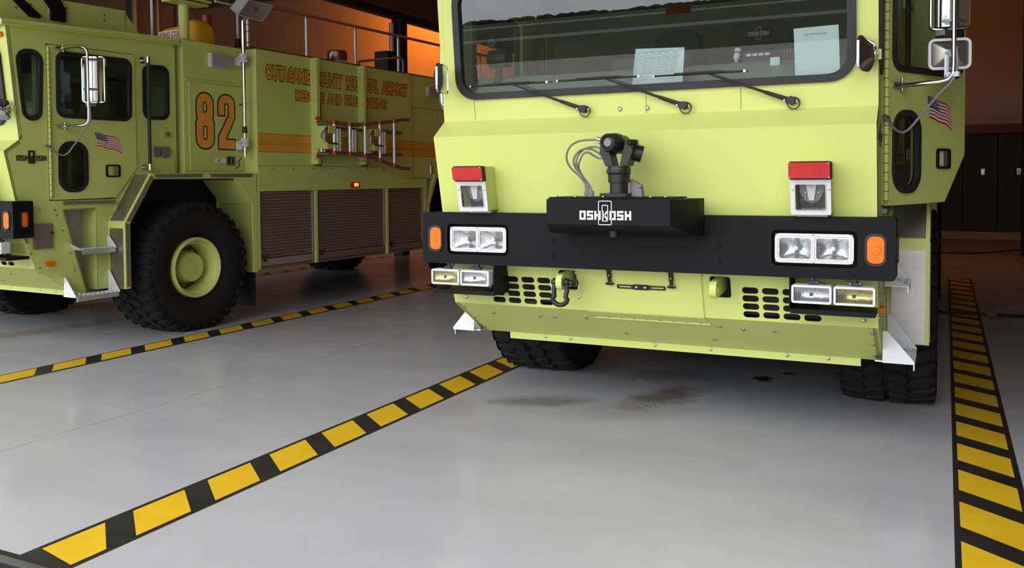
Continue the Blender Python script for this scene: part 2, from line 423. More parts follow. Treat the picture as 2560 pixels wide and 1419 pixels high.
def make_truck(name, loc, rz, opt):
    root = empty(name, loc, rz); dz = opt['dz']; P = M['paint']
    # ---- cab shell
    c = MB(); ws = rrect(-1.125, 1.13, 2.005, 2.66, .10)
    c.plate([(-1.27, 1.855), (1.27, 1.855), (1.27, 2.82), (-1.27, 2.82)], [ws], TW, 0, .035, P)
    c.prism([(-1.27, .125, 1.855), (1.27, .125, 1.855), (1.27, -.01, 1.755), (-1.27, -.01, 1.755)], (0, .02, -.03), P)
    c.plate([(-1.27, .97), (1.27, .97), (1.27, 1.755), (-1.27, 1.755)], [], TN, 0, .03, P)
    side = [(.03, 2.82), (.125, 1.855), (-.01, 1.755), (.155, .985), (.155, .97 + dz * .5), (.24, .70 + dz), (.62, .46 + dz), (.735, .47), (.514, 1.245), (.835, 1.245), (.835, .50), (.965, .50), (.965, 1.10), (1.27, 1.55), (1.765, 1.55), (1.765, 2.87)]
    door_hole = [(.388, 1.328), (1.048, 1.333), (1.286, 1.615), (1.286, 2.708), (.388, 2.698)]
    for s in (1, -1):
        c.plate(side, [door_hole, grow(FWIN, -.012), grow(RWIN, -.012)], TS(s), 0, .03, P)
    c.prism([(-1.31, -.02, 2.805), (-1.31, -.02, 2.852), (-1.31, 1.80, 2.925), (-1.31, 1.80, 2.865)], (2.62, 0, 0), P)
    c.prism([(-1.325, -.03, 2.802), (-1.325, -.03, 2.812), (-1.325, 1.80, 2.872), (-1.325, 1.80, 2.86)], (2.65, 0, 0), P)
    c.box(-1.27, 1.27, 1.74, 1.765, 1.54, 2.87, P)
    c.box(-1.26, 1.26, .12, 1.02, 1.285, 1.315, M['dark']).box(-1.26, 1.26, 1.0, 1.02, 1.3, 1.56, M['dark']).box(-1.26, 1.26, 1.0, 1.75, 1.54, 1.56, M['dark'])
    c.box(-1.23, 1.23, 1.728, 1.738, 1.56, 2.80, M['paint_in']).box(-1.23, 1.23, .08, 1.73, 2.795, 2.803, M['paint_in'])
    for s in (1, -1): c.plate([(.16, 1.56), (.16, 2.79), (1.735, 2.79), (1.735, 1.56)], [grow(rpoly(door_hole, .02, 2), .002), grow(FWIN, -.012), grow(RWIN, -.012)] if False else [], TS(s, 1.238), 0, .0, M['paint_in'], back=False) if False else None
    for x in (-.104, .058): c.bolt(TW(x, 1.889, 0), (0, -1, 0), .013)
    for x in (-1.05, .05, .58): c.plate([(x, 1.86), (x + .004, 1.86), (x + .004, 1.975), (x, 1.975)], [], TW, -.0008, 0, M['grey'])
    c.build('cab_shell', root, bevel=.006)
    # ---- windshield
    pane = MB().plate(ws, [], TW, .004, .006, M['ws'], back=False).build('windshield', root)
    g = rrect(-1.162, 1.166, 1.983, 2.685, .13)
    MB().plate(g, [rrect(-1.118, 1.122, 2.022, 2.648, .095)], TW, -.022, .02, M['rubber']).build('windshield_gasket', pane, bevel=.010)
    # ---- interior
    d = MB().prism([(-1.235, .135, 1.955), (-1.235, .135, 1.985), (-1.235, .40, 2.145), (-1.235, .66, 2.15), (-1.235, .66, 1.955)], (2.47, 0, 0), M['dash']).box(-1.235, 1.235, .60, .63, 1.32, 1.98, M['paint_in'])
    d.plate(rpoly([(-.32, .42), (.25, .36), (.3, .66), (-.28, .7)], .08), [], lambda u, v, w: (u, v, w), 2.145, 2.215, M['blackpl'])
    d.box(.52, .98, .45, .64, 2.148, 2.215, M['blackpl'])
    for k in range(4): d.box(.545 + k * .034, .573 + k * .034, .447, .452, 2.185, 2.20, M['white'])
    for k in range(6): d.box(.75 + k * .018, .757 + k * .018, .447, .60, 2.15, 2.217, M['grey'])
    d.build('dashboard', root, bevel=.006)
    make_seat(root, -.15, 1.05, .19, 2.545, False); make_seat(root, .42, 1.05, .235, 2.56, True)
    for s in (-1, 1): MB().box(*sorted((s * 1.17, s * 1.235)), .32, .38, 1.99, 2.8, M['paint_in']).build('pillar_trim', root)
    sl = MB(); sl.box(-1.09, -.93, .30, .42, 2.07, 2.10, M['blackpl']).cyl((-1.01, .36, 2.08), (-1.0, .36, 2.20), .03, M['blackpl'], .018)
    sl.cyl((-1.06, .36, 2.26), (-.93, .36, 2.26), .058, M['blackpl']).cyl((-1.04, .35, 2.36), (-1.04, .33, 2.36), .03, M['blackpl'])
    lab(sl.build('spotlight', root), 'black hand lamp on a stalk inside the windshield')
    # ---- side windows
    for s in (1, -1):
        for p in (FWIN, RWIN):
            w = window('side_window', p, TS(s), root, M['sideglass']); gasket(p, TS(s), w)
    make_door(root, 1, R(26.5) if opt['open'] else 0, opt)
    make_door(root, -1, 0, dict(open=False))
    # ---- bumper
    b = MB()
    holes = []
    for s in (1, -1):
        holes.append(rrect(*sorted((s * .765, s * 1.185)), 1.034, 1.220, .03)); holes.append(rrect(*sorted((s * 1.218, s * 1.320)), 1.048, 1.209, .04))
    b.plate(rrect(-1.362, 1.362, .975, 1.29, .02), holes, lambda u, v, w: (u, w, v), 0, .18, M['black'])
    b.box(-1.33, 1.33, .06, .07, 1.0, 1.26, M['black'])
    for s in (-1, 1):
        for z in (1.208, 1.129, 1.049):
            b.lathe([(.022, 0), (.022, .003), (.012, .003), (.012, .008), (0, .009)], (s * .485, 0, z), (0, -1, 0), M['black'], 16)
    bm_ = b.build('bumper', root, loc=(0, 0, dz), bevel=.014)
    for s in (1, -1):
        hb = MB(); l0 = (.797, .968); l1 = (.980, 1.151)
        X = lambda a, b_: sorted((s * a, s * b_))
        hb.plate(rrect(*X(.781, 1.168), 1.051, 1.203, .026), [rrect(*X(*l0), 1.066, 1.187, .016), rrect(*X(*l1), 1.066, 1.187, .016)], lambda u, v, w: (u, w, v), .004, .03, M['chrome'])
        for x in (.789, .974, 1.160):
            for z in (1.057, 1.197): hb.bolt((s * x, .004, z), (0, -1, 0), .005)
        hb = hb.build('headlight_bezel', bm_, bevel=.003)
        for l in (l0, l1):
            x0, x1 = X(*l); lm = MB(); cx = (x0 + x1) / 2; N = 8; hw = (x1 - x0) / 2; vs = []; fs = []
            for i in range(N + 1):
                for j in range(N + 1):
                    u = -1 + 2 * i / N; v = -1 + 2 * j / N
                    vs.append((cx + u * hw * .98, .055 - .032 * max(u * u, v * v) - .006 * (u * u + v * v), 1.1265 + v * .058))
            for i in range(N):
                for j in range(N): q = i * (N + 1) + j; fs.append((q, q + 1, q + N + 2, q + N + 1))
            lm.add(vs, fs, M['reflector']); lm.cyl((cx, .05, 1.127), (cx, .025, 1.127), .012, M['white'])
            lm.plate(rrect(x0 + .002, x1 - .002, 1.068, 1.185, .014), [], lambda u, v, w: (u, w, v), .010, .012, M['lens'], back=False)
            lm.plate(rrect(x0 + .001, x1 - .001, 1.067, 1.186, .014), [rrect(x0 + .007, x1 - .007, 1.073, 1.180, .012)], lambda u, v, w: (u, w, v), .007, .014, M['reflector'])
            lm.build('headlight', bm_)
        ts = MB(); o = rrect(*X(1.218, 1.320), 1.047, 1.210, .04); i_ = rrect(*X(1.229, 1.309), 1.061, 1.197, .03)
        ts.plate(o, [i_], lambda u, v, w: (u, w, v), -.007, .03, M['rubber'])
        ts.plate(i_, [], lambda u, v, w: (u, w, v), -.003, .01, M['amber']); cxs = s * 1.269
        ts.lathe([(.026, 0), (.022, .003), (.012, .002), (.0, .004)], (cxs, -.003, 1.128), (0, -1, 0), M['amber'], 20)
        ts.build('turn_signal', bm_, bevel=.003)
        tm = MB(); fT = lambda u, v, w: (s * (1.362 + w), u, v); o = rrect(.06, .135, 1.06, 1.205, .03)
        tm.plate(o, [grow(o, -.012)], fT, -.01, .008, M['rubber']); tm.plate(grow(o, -.012), [], fT, -.005, .005, M['amber']); tm.build('turn_signal', bm_)
    # ---- lower front skirt with its slots
    k = MB(); holes = []
    for s in (1, -1):
        for i in range(4):
            for z in (.873, .827, .781, .735):
                x0 = .575 + .108 * i; holes.append(rrect(*sorted((s * x0, s * (x0 + .089))), z - .018, z + .018, .0175, 4))
        holes.append(rrect(*sorted((s * .40, s * .515)), .825, .945, .015, 3))
    k.plate([(-1.262, .70), (1.262, .70), (1.262, .99), (-1.262, .99)], holes, TK, 0, .012, P)
    k.plate([(-1.262, 0), (1.262, 0), (1.262, 1), (-1.262, 1)], [], TLOW, 0, .012, P)
    k.box(-1.06, 1.155, .618, .626, .418, .470, P)
    for x in (-1.18, 1.2): k.bolt(TK(x, .74, 0), (0, -1, -.2), .011)
    for z in (.93, .87, .78): k.bolt(TK(-.40, z, 0), (0, -1, -.2), .010)
    for x in (-1.05, -.72, -.62, .55, .72): k.bolt(TLOW(x, .30, 0), (0, -.5, -.85), .012)
    for x in (-.40, .42): k.bolt(TLOW(x, .25, 0), (0, -.5, -.85), .012)
    for x in (-.2, .35): k.bolt(TLOW(x, .70, 0), (0, -.5, -.85), .012)
    for t in (.15, .5, .85):
        for s in (-1, 1): k.bolt(TLOW(s * (1.24 - .01 * t), t, 0), (0, -.5, -.85), .012)
    for x in (-.8, -.62, -.05, .3, .75, .98): k.bolt((x, .618, .447), (0, -1, 0), .010)
    sk = k.build('front_skirt', root, loc=(0, 0, dz))
    MB().box(-1.2, 1.2, .33, .35, .72, 1.05, M['dark']).build('radiator_shroud', sk)
    h = MB().plate([(-.355, .70), (.355, .70), (.355, .985), (-.355, .985)], [], TK, -.008, 0, P)
    h.plate([(-.355, 0), (.355, 0), (.375, .17), (-.335, .17)], [], TLOW, -.006, 0, P)
    h.tube([TLOW(-.335, .18, -.006), TLOW(.375, .18, -.006)], .006, P, 8)
    for i in range(9): h.bolt(TLOW(-.30 + i * .08, .22, 0), (0, -.5, -.85), .006); h.bolt(TLOW(-.32 + i * .08, .14, -.006), (0, -.5, -.85), .006)
    h.build('access_hatch', sk)
    for x, z in ((-.185, .915), (.185, .912)):
        l = MB(); l.plate(rrect(x - .012, x + .012, z - .005, z + .05, .005), [], TK, -.025, -.006, M['rubber']); l.plate(rrect(x - .008, x + .008, z - .03, z, .004), [], TK, -.03, -.012, M['rubber'])
        l.plate(rpoly([(x - .024, z - .03), (x - .02, z - .045), (x + .02, z - .045), (x + .024, z - .03), (x + .008, z - .034), (x - .008, z - .034)], .004), [], TK, -.034, -.012, M['rubber']); l.bolt(TK(x, z + .012, -.025), (0, -1, 0), .005)
        lab(l.build('hatch_latch', sk), 'black rubber T latch')
    pl = MB(); pl.plate(rpoly([(-.145, .850), (-.05, .850), (-.04, .846), (.04, .846), (.05, .850), (.145, .850), (.145, .874), (.05, .874), (.04, .878), (-.04, .878), (-.05, .874), (-.145, .874)], .006, 3),
        [rrect(-.136, -.058, .857, .867, .004), rrect(.058, .136, .857, .867, .004)], TK, -.016, -.008, M['rubber'])
    for x in (-.026, .026): pl.bolt(TK(x, .862, -.016), (0, -1, 0), .008)
    lab(pl.build('plate_bracket', sk), 'black slotted bracket for a number plate')
    for s in (-1, 1):
        e = MB(); e.plate(rpoly([(.02, .835), (.02, .93), (.30, .95), (.30, .86)], [.045, .045, .01, .01]), [circ(.066, .882, .018)], lambda u, v, w: (s * .452 + w, u, v), -.018, .018, P); e.build('tow_eye', sk)
    if opt['shackle']:
        sh = MB(); x0 = -.452; pts = []
        for kx in range(13):
            t = math.pi * kx / 12; pts.append((x0 - .05 * math.cos(t) * (1 if 0 < kx < 12 else .72), .045 + .0 * t, .80 - .048 * math.sin(t)))
        pts = [(x0 - .036, .062, .885), (x0 - .042, .055, .84)] + pts + [(x0 + .042, .055, .84), (x0 + .036, .062, .885)]
        sh.tube(pts, .0145, M['cannon'], 10); sh.cyl((x0 - .06, .066, .884), (x0 + .075, .066, .884), .014, M['cannon']); sh.lathe([(.024, -.012), (.024, .012)], (x0 - .036, .066, .884), (1, 0, 0), M['cannon'], 16); sh.lathe([(.024, -.012), (.024, .012)], (x0 + .036, .066, .884), (1, 0, 0), M['cannon'], 16)
        sh.lathe([(.014, -.006), (.022, -.006), (.022, .006), (.014, .006)], (x0 + .088, .066, .884), (.3, 1, 0), M['cannon'], 16, closed=True)
        lab(sh.build('tow_shackle', sk), 'black bow shackle hanging from the tow eye')
    # ---- fog lamps under the bumper, two each side, outer ones yellow
    for s in (-1, 1):
        for x0, x1, yel in ((.873, 1.068, False), (1.077, 1.272, True)):
            f = MB(); a, b_ = sorted((s * x0, s * x1)); z0, z1 = .851, .944; o = rrect(a, b_, z0, z1, .012); i_ = grow(o, -.011); ft = lambda u, v, w: (u, -.05 + w, v)
            f.plate(o, [i_], ft, 0, .075, M['lampwhite']); cx = (a + b_) / 2; hw = (b_ - a) / 2 - .012; vs = []; fs = []; N = 8
            for i in range(N + 1):
                for j in range(N + 1):
                    u = -1 + 2 * i / N; v = -1 + 2 * j / N; vs.append((cx + u * hw, -.05 + .06 - .03 * u * u - .018 * v * v, .8975 + v * .036))
            for i in range(N):
                for j in range(N): q = i * (N + 1) + j; fs.append((q, q + 1, q + N + 2, q + N + 1))
            f.add(vs, fs, M['reflector']); f.plate(i_, [], ft, .006, .008, M['lensY' if yel else 'lens'], back=False)
            f.plate(rrect(cx - .009, cx + .009, .889, .907, .003), [], ft, .002, .004, M['decal_b'])
            f.box(cx - .02, cx + .02, -.02, .02, .944, .962, M['blackpl']).bolt((cx - .022, 0, .955), (-1, 0, 0), .007).bolt((cx + .022, 0, .955), (1, 0, 0), .007)
            f.cyl((cx, 0, .955), (cx, 0, .98), .012, M['blackpl'])
            f = f.build('fog_lamp', root, loc=(0, 0, dz), bevel=.003)
            if yel: lab(f, 'yellow fog lamp in white shell')
        gd = MB(); a = s * .862; b_ = s * 1.27
        gd.box(*sorted((a, a - s * .006)), -.01, .19, .80, .975, M['black']).box(*sorted((a, b_)), -.01, .19, .79, .815, M['black'])
        gd.tube([(s * .93, 0, .97), (s * .95, -.01, .955), (s * .99, -.01, .965), (s * 1.03, 0, .95), (s * 1.035, .02, .92)], .004, M['rubber'], 6).tube([(s * 1.13, 0, .975), (s * 1.16, -.01, .96), (s * 1.2, 0, .955), (s * 1.2, .02, .92)], .004, M['rubber'], 6)
        gd.build('lamp_guard', root, loc=(0, 0, dz))
    # ---- red warning lights on the nose
    for s in (-1, 1):
        X = lambda a, b_: sorted((s * a, s * b_))
        w = MB().plate(rrect(*X(.872, 1.064), 1.302, 1.572, .01), [rrect(*X(.888, 1.047), 1.318, 1.462, .012)], TN, -.135, 0, P)
        w.box(*X(.89, 1.04), 0.02, .09, 1.286, 1.305, M['stain'])
        w = w.build('warning_light', root, bevel=.004)
        fr = MB(); i_ = rrect(*X(.891, 1.045), 1.322, 1.460, .012)
        fr.plate(rrect(*X(.870, 1.066), 1.302, 1.482, .008), [i_], TN, -.142, -.13, M['lampwhite']); fr.plate(i_, [grow(i_, -.005)], TN, -.144, -.12, M['chrome'])
        for x in (.88, 1.056): fr.bolt(TN(s * x, 1.43, -.142), (0, -1, 0), .005)
        fr.build('lamp_frame', w, bevel=.002)
        rl = MB(); o = rrect(*X(.866, 1.074), 1.480, 1.572, .012); rl.plate(o, [], TN, -.150, -.13, M['rubber']); rl.plate(grow(o, -.007), [], TN, -.178, -.14, M['redlens'])
        for x in (.877, 1.063):
            for z in (1.49, 1.562): rl.bolt(TN(s * x, z, -.178), (0, -1, 0), .004)
        lab(rl.build('red_lens', w, bevel=.006), 'ribbed red lens')
        rf = MB(); rf.plate(rrect(*X(.885, 1.05), 1.315, 1.465, .01), [], TN, -.02, -.01, M['blackpl'])
        cx = s * .968
        rf.plate(rpoly([(cx - .06, 1.46), (cx - .058, 1.42), (cx - .035, 1.375), (cx, 1.358), (cx + .035, 1.375), (cx + .058, 1.42), (cx + .06, 1.46)], .015), [], TN, -.09, -.02, M['grey'])
        rf.plate([(cx - .026, 1.46), (cx - .012, 1.375), (cx + .012, 1.375), (cx + .026, 1.46)], [], TN, -.108, -.09, M['lampwhite'])
        for x in (-.03, .03): rf.bolt(TN(cx + x, 1.415, -.09), (0, -1, 0), .007)
        rf.build('reflector', w)
        MB().plate(grow(i_, -.003), [], TN, -.128, -.126, M['lens'], back=False).build('glass', w)
    # ---- water cannon and its shelf
    br = MB(); A = [(-.339, -.40, 1.250), (.339, -.40, 1.250), (.339, -.40, 1.386), (-.339, -.40, 1.386)]
    top = [(-.339, -.40, 1.386), (.339, -.40, 1.386), (.418, -.16, 1.385), (.418, 0, 1.384), (-.418, 0, 1.384), (-.418, -.16, 1.385)]
    vs = A + [(.418, -.16, 1.385), (.418, -.02, 1.384), (-.418, -.02, 1.384), (-.418, -.16, 1.385), (.418, -.16, 1.19), (.418, -.02, 1.183), (-.418, -.02, 1.183), (-.418, -.16, 1.19)]
    br.add(vs, [(0, 1, 2, 3), (3, 2, 4, 7), (7, 4, 5, 6), (1, 8, 4, 2), (8, 9, 5, 4), (0, 3, 7, 11), (11, 7, 6, 10), (0, 11, 8, 1), (11, 10, 9, 8), (10, 6, 5, 9)], M['black'])
    br.box(-.37, .33, -.30, -.04, 1.386, 1.394, M['black'])
    for x, y in ((-.33, -.28), (-.22, -.28), (-.06, -.28), (.20, -.28), (.28, -.28)): br.bolt((x, y, 1.394), (0, 0, 1), .010)
    br.cyl((-.02, -.22, 1.25), (-.02, -.22, 1.178), .028, M['cannon']).cyl((-.20, -.20, 1.24), (-.20, -.20, 1.21), .04, M['cannon'])
    br = br.build('cannon_shelf', root, bevel=.006)
    lg = MB(); blockword(lg, -.148, .135, 1.2785, 1.3255, lambda u, v, w: (u, -.40 - w, v), M['decal_w'], .0005, .003,
        [(-.044, .030, 1.252, 1.378, .0035, .008), (-.024, .010, 1.271, 1.356, .0035, .006)])
    lab(lg.build('maker_lettering', br), 'white block lettering on black')
    cn = MB(); cy = -.20; K = M['cannon']
    cn.box(-.085, .06, cy - .07, cy + .07, 1.394, 1.414, K).cyl((0, cy, 1.414), (0, cy, 1.475), .050, K, n=24)
    cn.lathe([(.058, 1.470), (.060, 1.515), (.064, 1.518), (.064, 1.545), (.060, 1.555)], (0, cy, 0), (0, 0, 1), K, 28)
    cn.box(-.03, .03, cy - .072, cy - .055, 1.522, 1.538, K).cyl((-.035, cy - .06, 1.53), (-.035, cy - .078, 1.53), .011, K)
    cn.lathe([(.062, 1.555), (.062, 1.559), (0, 1.559)], (0, cy, 0), (0, 0, 1), M['steel'], 28)
    cn.prism([(.05, cy + .03, 1.394), (.118, cy + .03, 1.394), (.112, cy + .03, 1.445), (.10, cy + .03, 1.462), (.05, cy + .03, 1.49)], (0, .05, 0), M['hose']).box(.095, .118, cy + .02, cy + .05, 1.444, 1.46, M['hose'])
    ca = cn.build('water_cannon', root, bevel=.003)
    yk = MB()
    for sx, x1 in ((-1, -.085), (1, .082)):
        yk.prism([(sx * .062, cy - .045, 1.558), (sx * .018, cy - .045, 1.558), (x1 * .42, cy - .045, 1.635), (x1 * .62, cy - .045, 1.70), (x1, cy - .045, 1.70), (x1 * 1.12, cy - .045, 1.635)], (0, .10, 0), K)
    yk.box(.035, .085, cy - .02, cy + .08, 1.60, 1.70, K).cyl((.05, cy + .03, 1.64), (.115, cy + .05, 1.62), .045, K).cyl((.01, cy - .02, 1.70), (.01, cy - .02, 1.725), .014, K).cyl((.075, cy - .07, 1.682), (.105, cy - .03, 1.682), .016, K)
    yk.build('yoke', ca, bevel=.004)
    bl = MB().lathe([(.0, .012), (.024, .010), (.030, .012), (.038, .002), (.044, .0), (.049, .008), (.050, .06), (.055, .07), (.057, .11), (.052, .125), (.052, .19), (.0, .195)], (-.033, -.292, 1.683), (0.10, 1, -.03), K, 32)
    bl.lathe([(.0, .0), (.021, .0), (.021, .013)], (-.033, -.290, 1.683), (0.10, 1, -.03), M['grey'], 20).cyl((-.075, -.26, 1.700), (-.103, -.265, 1.706), .011, M['steel']).cyl((-.07, -.26, 1.685), (-.115, -.28, 1.682), .008, M['steel'], .002)
    bl.build('barrel', ca)
    cb = MB(); y0 = cy
    for pts in ([(-.100, 1.705), (-.14, 1.705), (-.20, 1.704), (-.247, 1.698), (-.285, 1.675), (-.305, 1.635), (-.307, 1.59), (-.288, 1.548), (-.25, 1.51), (-.218, 1.47), (-.205, 1.43), (-.202, 1.395)],
                [(-.090, 1.642), (-.12, 1.655), (-.154, 1.665), (-.195, 1.662), (-.228, 1.64), (-.248, 1.60), (-.248, 1.555), (-.225, 1.51), (-.195, 1.465), (-.180, 1.43), (-.178, 1.395)],
                [(-.070, 1.575), (-.10, 1.60), (-.131, 1.628), (-.165, 1.65), (-.20, 1.655), (-.24, 1.638), (-.268, 1.595), (-.262, 1.55), (-.235, 1.515), (-.205, 1.47), (-.192, 1.43), (-.190, 1.395)],
                [(-.085, 1.642), (-.105, 1.612), (-.13, 1.603), (-.16, 1.618), (-.185, 1.636), (-.212, 1.625), (-.236, 1.58), (-.243, 1.545), (-.222, 1.50), (-.19, 1.455), (-.170, 1.42), (-.166, 1.395)]):
        n = len(pts); cb.tube(smooth([(x + .012, y0 + .02 * math.sin(i * .9), z) for i, (x, z) in enumerate(pts)], 4), .0058, M['grey'], 8); cb.cyl((pts[-1][0] + .012, y0, 1.394), (pts[-1][0] + .012, y0, 1.425), .010, M['grey'], n=10)
    lab(cb.build('control_cables', ca), 'thin grey cables looping beside the cannon')
    # ---- wipers
    for (pu, pv), (ju, jv), (a, b_) in (((-.32, 1.897), (-.77, 2.063), (-1.053, -.533)), ((.274, 1.893), (-.182, 2.065), (-.474, .029)), ((.848, 1.894), (.403, 2.060), (.108, .616))):
        w = MB(); p = Vector(TW(pu, pv, -.03)); j = Vector(TW(ju, jv, -.055))
        dvec = (j - p).normalized(); m1 = p + (j - p) * .30
        w.tube([p - dvec * .01, p + dvec * .02, m1], [.012, .013, .010], M['rubber'], 8).tube([m1, p + (j - p) * .6, j], [.008, .006, .005], M['rubber'], 8)
        w.cyl(TW(pu, pv, 0), TW(pu, pv, -.05), .022, M['rubber']).bolt(TW(pu + .026, pv - .002, -.012), (0, -1, 0), .012)
        lp = []
        for q in range(17):
            t = -2.6 + 5.0 * q / 16; rr = .032; lp.append(TW(pu + .012 + rr * math.cos(t), pv - .014 + rr * math.sin(t) * .95, -.03))
        w.tube([tuple(p + dvec * .035)] + lp, .003, M['rubber'], 6); w.bolt(p + dvec * .035 + Vector((0, -.01, -.012)), (0, -1, 0), .008)
        w = w.build('wiper', root)
        bd = MB(); bd.tube([TW(a, jv, -.03), TW(b_, jv, -.03)], .0055, M['rubber'], 8).tube([TW(a + .12, jv + .002, -.04), TW(ju, jv + .003, -.048), TW(b_ - .12, jv + .002, -.04)], .0075, M['rubber'], 8)
        bd.box(a - .002, a + .008, -.006, .006, -.006, .006, M['steel'], lambda x, y, z: TW(x, jv + z, -.034 + y)).box(b_ - .012, b_ + .002, -.007, .007, -.007, .007, M['steel'], lambda x, y, z: TW(x, jv + z, -.034 + y))
        bd.build('wiper_blade', w)
    # ---- corner mirrors on the windshield pillars
    for s in (-1, 1):
        cm = MB(); cx, cyy = (1.215, .015) if s > 0 else (-1.185, -.05); z0, z1 = 2.015, 2.192
        ux, uy = (.34, .94) if s > 0 else (-.2, .98)
        TM = lambda u, v, w: (cx - s * w * uy + u * ux, cyy + u * uy + s * w * ux, v)
        o = rrect(-.075, .075, z0, z1, .035) if s > 0 else rrect(-.105, .105, z0, z1, .035); n = len(o)
        cm.plate(o, [grow(o, -.006)], TM, -.002, .010, M['chrome']); cm.plate(grow(o, -.006), [], TM, .003, .006, M['mirror'])
        q = rrect(-.03, .03, z0 + .05, z1 - .05, .015); cm.add([TM(u, v, -.002) for u, v in o] + [TM(u, v, -.042) for u, v in q], [(i, (i + 1) % n, n + (i + 1) % n, n + i) for i in range(n)] + [tuple(range(n, 2 * n))], M['chrome'])
        cm.cyl((cx + s * .04, cyy, 2.104), (s * 1.28, .09, 2.104), .007, M['chrome']).box(*sorted((s * 1.268, s * 1.285)), .07, .10, 2.08, 2.13, P)
        cm.build('corner_mirror', root)
        ml = MB().plate(rrect(*sorted((s * 1.13, s * 1.23)), 2.715, 2.755, .006), [], TW, -.025, 0, M['amber']); lab(ml.build('clearance_lamp', root), 'small orange lamp high on the corner')
        # step well: stainless back, two tread steps on white brackets
        sw = MB(); sw.prism([(s * 1.07, .50, 1.245), (s * 1.07, .735, .47), (s * 1.07, .84, .47), (s * 1.07, .84, 1.245)], (s * .006, 0, 0), M['plate']).box(*sorted((s * 1.07, s * 1.24)), .73, .84, .468, .48, M['plate'])
        sw.prism([(s * 1.07, .84, 1.25), (s * 1.07, .84, .50), (s * 1.27, .84, .50), (s * 1.27, .84, 1.25)], (0, .006, 0), P).prism([(s * 1.07, .514, 1.245), (s * 1.07, .84, 1.245), (s * 1.27, .84, 1.245), (s * 1.27, .514, 1.245)], (0, 0, .01), P)
        sw.prism([(s * 1.07, .51, 1.245), (s * 1.07, .735, .47), (s * 1.27, .735, .47), (s * 1.27, .51, 1.245)], (0, -.01, 0), P).box(*sorted((s * 1.255, s * 1.292)), .51, 1.03, 1.292, 1.318, M['slat'])
        sw.build('step_well', root)
        for (y0, y1, z, xo) in ((.515, .945, .475, 1.435), (.60, .945, .885, 1.40)):
            st = MB(); xi = 1.235 if z < .6 else 1.20
            st.prism([(s * xi, y0 + .005, z + .004), (s * xo, y0 + .005, z + .004), (s * xo, y0 + .005, z - .04), (s * (xo - .006), y0 + .005, z - .04), (s * (xo - .006), y0 + .005, z - .004), (s * xi, y0 + .005, z - .004)], (0, y1 - y0 - .01, 0), M['alum'])
            for q in range(9):
                yy = y0 + .03 + q * (y1 - y0 - .06) / 8
                for xx in (1.30, 1.34, 1.38, 1.42):
                    if xx < xo: st.cyl((s * xx, yy, z), (s * xx, yy, z + .012), .010, M['alum'], .007, n=8)
            st = st.build('step', root)
            for y, hgt in (((.50, .17), (.945, .20)) if z < .6 else ((.945, .11),)):
                lab(MB().prism([(s * 1.275, y, z + hgt), (s * 1.275, y, z - .004), (s * xo, y, z - .004), (s * xo, y, z + .012), (s * 1.30, y, z + hgt)], (0, .006, 0), M['white']).build('step_bracket', st), 'white triangular bracket')
            if z > .6: lab(MB().prism([(s * 1.275, .60, .885), (s * 1.275, .585, .90), (s * 1.275, .54, .95), (s * 1.30, .54, .95), (s * 1.40, .60, .885)], (0, .006, 0), M['white']).build('step_bracket', st), 'white slanted bracket')
        # front fender arch with stainless facing
        fa = MB(); fx0, fx1 = s * 1.0, s * 1.50
        arch = [(.965, .50), (.965, 1.115), (1.262, 1.568), (2.625, 1.572), (2.625, .50), (2.56, .50), (2.56, 1.25), (2.31, 1.515), (1.295, 1.515), (1.025, 1.10), (1.025, .50)]
        fa.plate(arch, [], lambda u, v, w: (fx0 + (fx1 - fx0) * w, u, v), 0, 1, P)
        fa.prism([(s * .95, 2.56, .50), (s * .95, 2.56, 1.5), (s * 1.49, 2.56, 1.5), (s * 1.49, 2.56, .50)], (0, .02, 0), P)
        for z in (1.19, 1.30, 1.41, 1.5): fa.bolt((s * 1.27, .965 + (z - 1.115) * .656, z), (s, 0, 0), .010)
        fa = fa.build('fender', root, bevel=.006)
        tr = MB(); tr.prism([(s * 1.295, .963, .505), (s * 1.478, .963, .505), (s * 1.478, .963, 1.06), (s * 1.295, .963, 1.06)], (0, -.004, 0), M['stain'])
        tr.prism([(s * 1.295, .968, 1.13), (s * 1.478, .968, 1.13), (s * 1.478, 1.25, 1.56), (s * 1.295, 1.25, 1.56)], (0, -.004, .003), M['stain'])
        tr.prism([(s * 1.50, .975, .52), (s * 1.50, .975, 1.11), (s * 1.50, 1.016, 1.10), (s * 1.50, 1.016, .52)], (s * .004, 0, 0), M['slat']).prism([(s * 1.50, .985, 1.125), (s * 1.50, 1.262, 1.548), (s * 1.50, 1.292, 1.53), (s * 1.50, 1.03, 1.12)], (s * .004, 0, 0), M['slat'])  # side strips: brown reflection on stainless put into the metal colour
        tr.prism([(s * 1.50, 1.30, 1.562), (s * 1.50, 1.90, 1.564), (s * 1.50, 1.87, 1.528), (s * 1.50, 1.32, 1.524)], (s * .004, 0, 0), M['slat']).prism([(s * 1.50, 1.97, 1.564), (s * 1.50, 2.57, 1.566), (s * 1.50, 2.55, 1.528), (s * 1.50, 2.0, 1.528)], (s * .004, 0, 0), M['slat'])
        lab(tr.build('fender_facing', fa), 'bare metal facing strips')
        ln = MB(); ln.box(*sorted((s * .86, s * .88)), 1.0, 2.56, .62, 1.5, M['dark']).box(*sorted((s * .88, s * 1.48)), 1.28, 2.56, 1.50, 1.512, M['dark']).box(*sorted((s * .88, s * 1.24)), .98, 1.0, .5, 1.5, M['dark'])
        ln.build('wheel_well', fa)
        MB().box(*sorted((s * .98, s * 1.47)), 2.60, 2.615, .13, .50, M['rubber']).build('mud_flap', root)
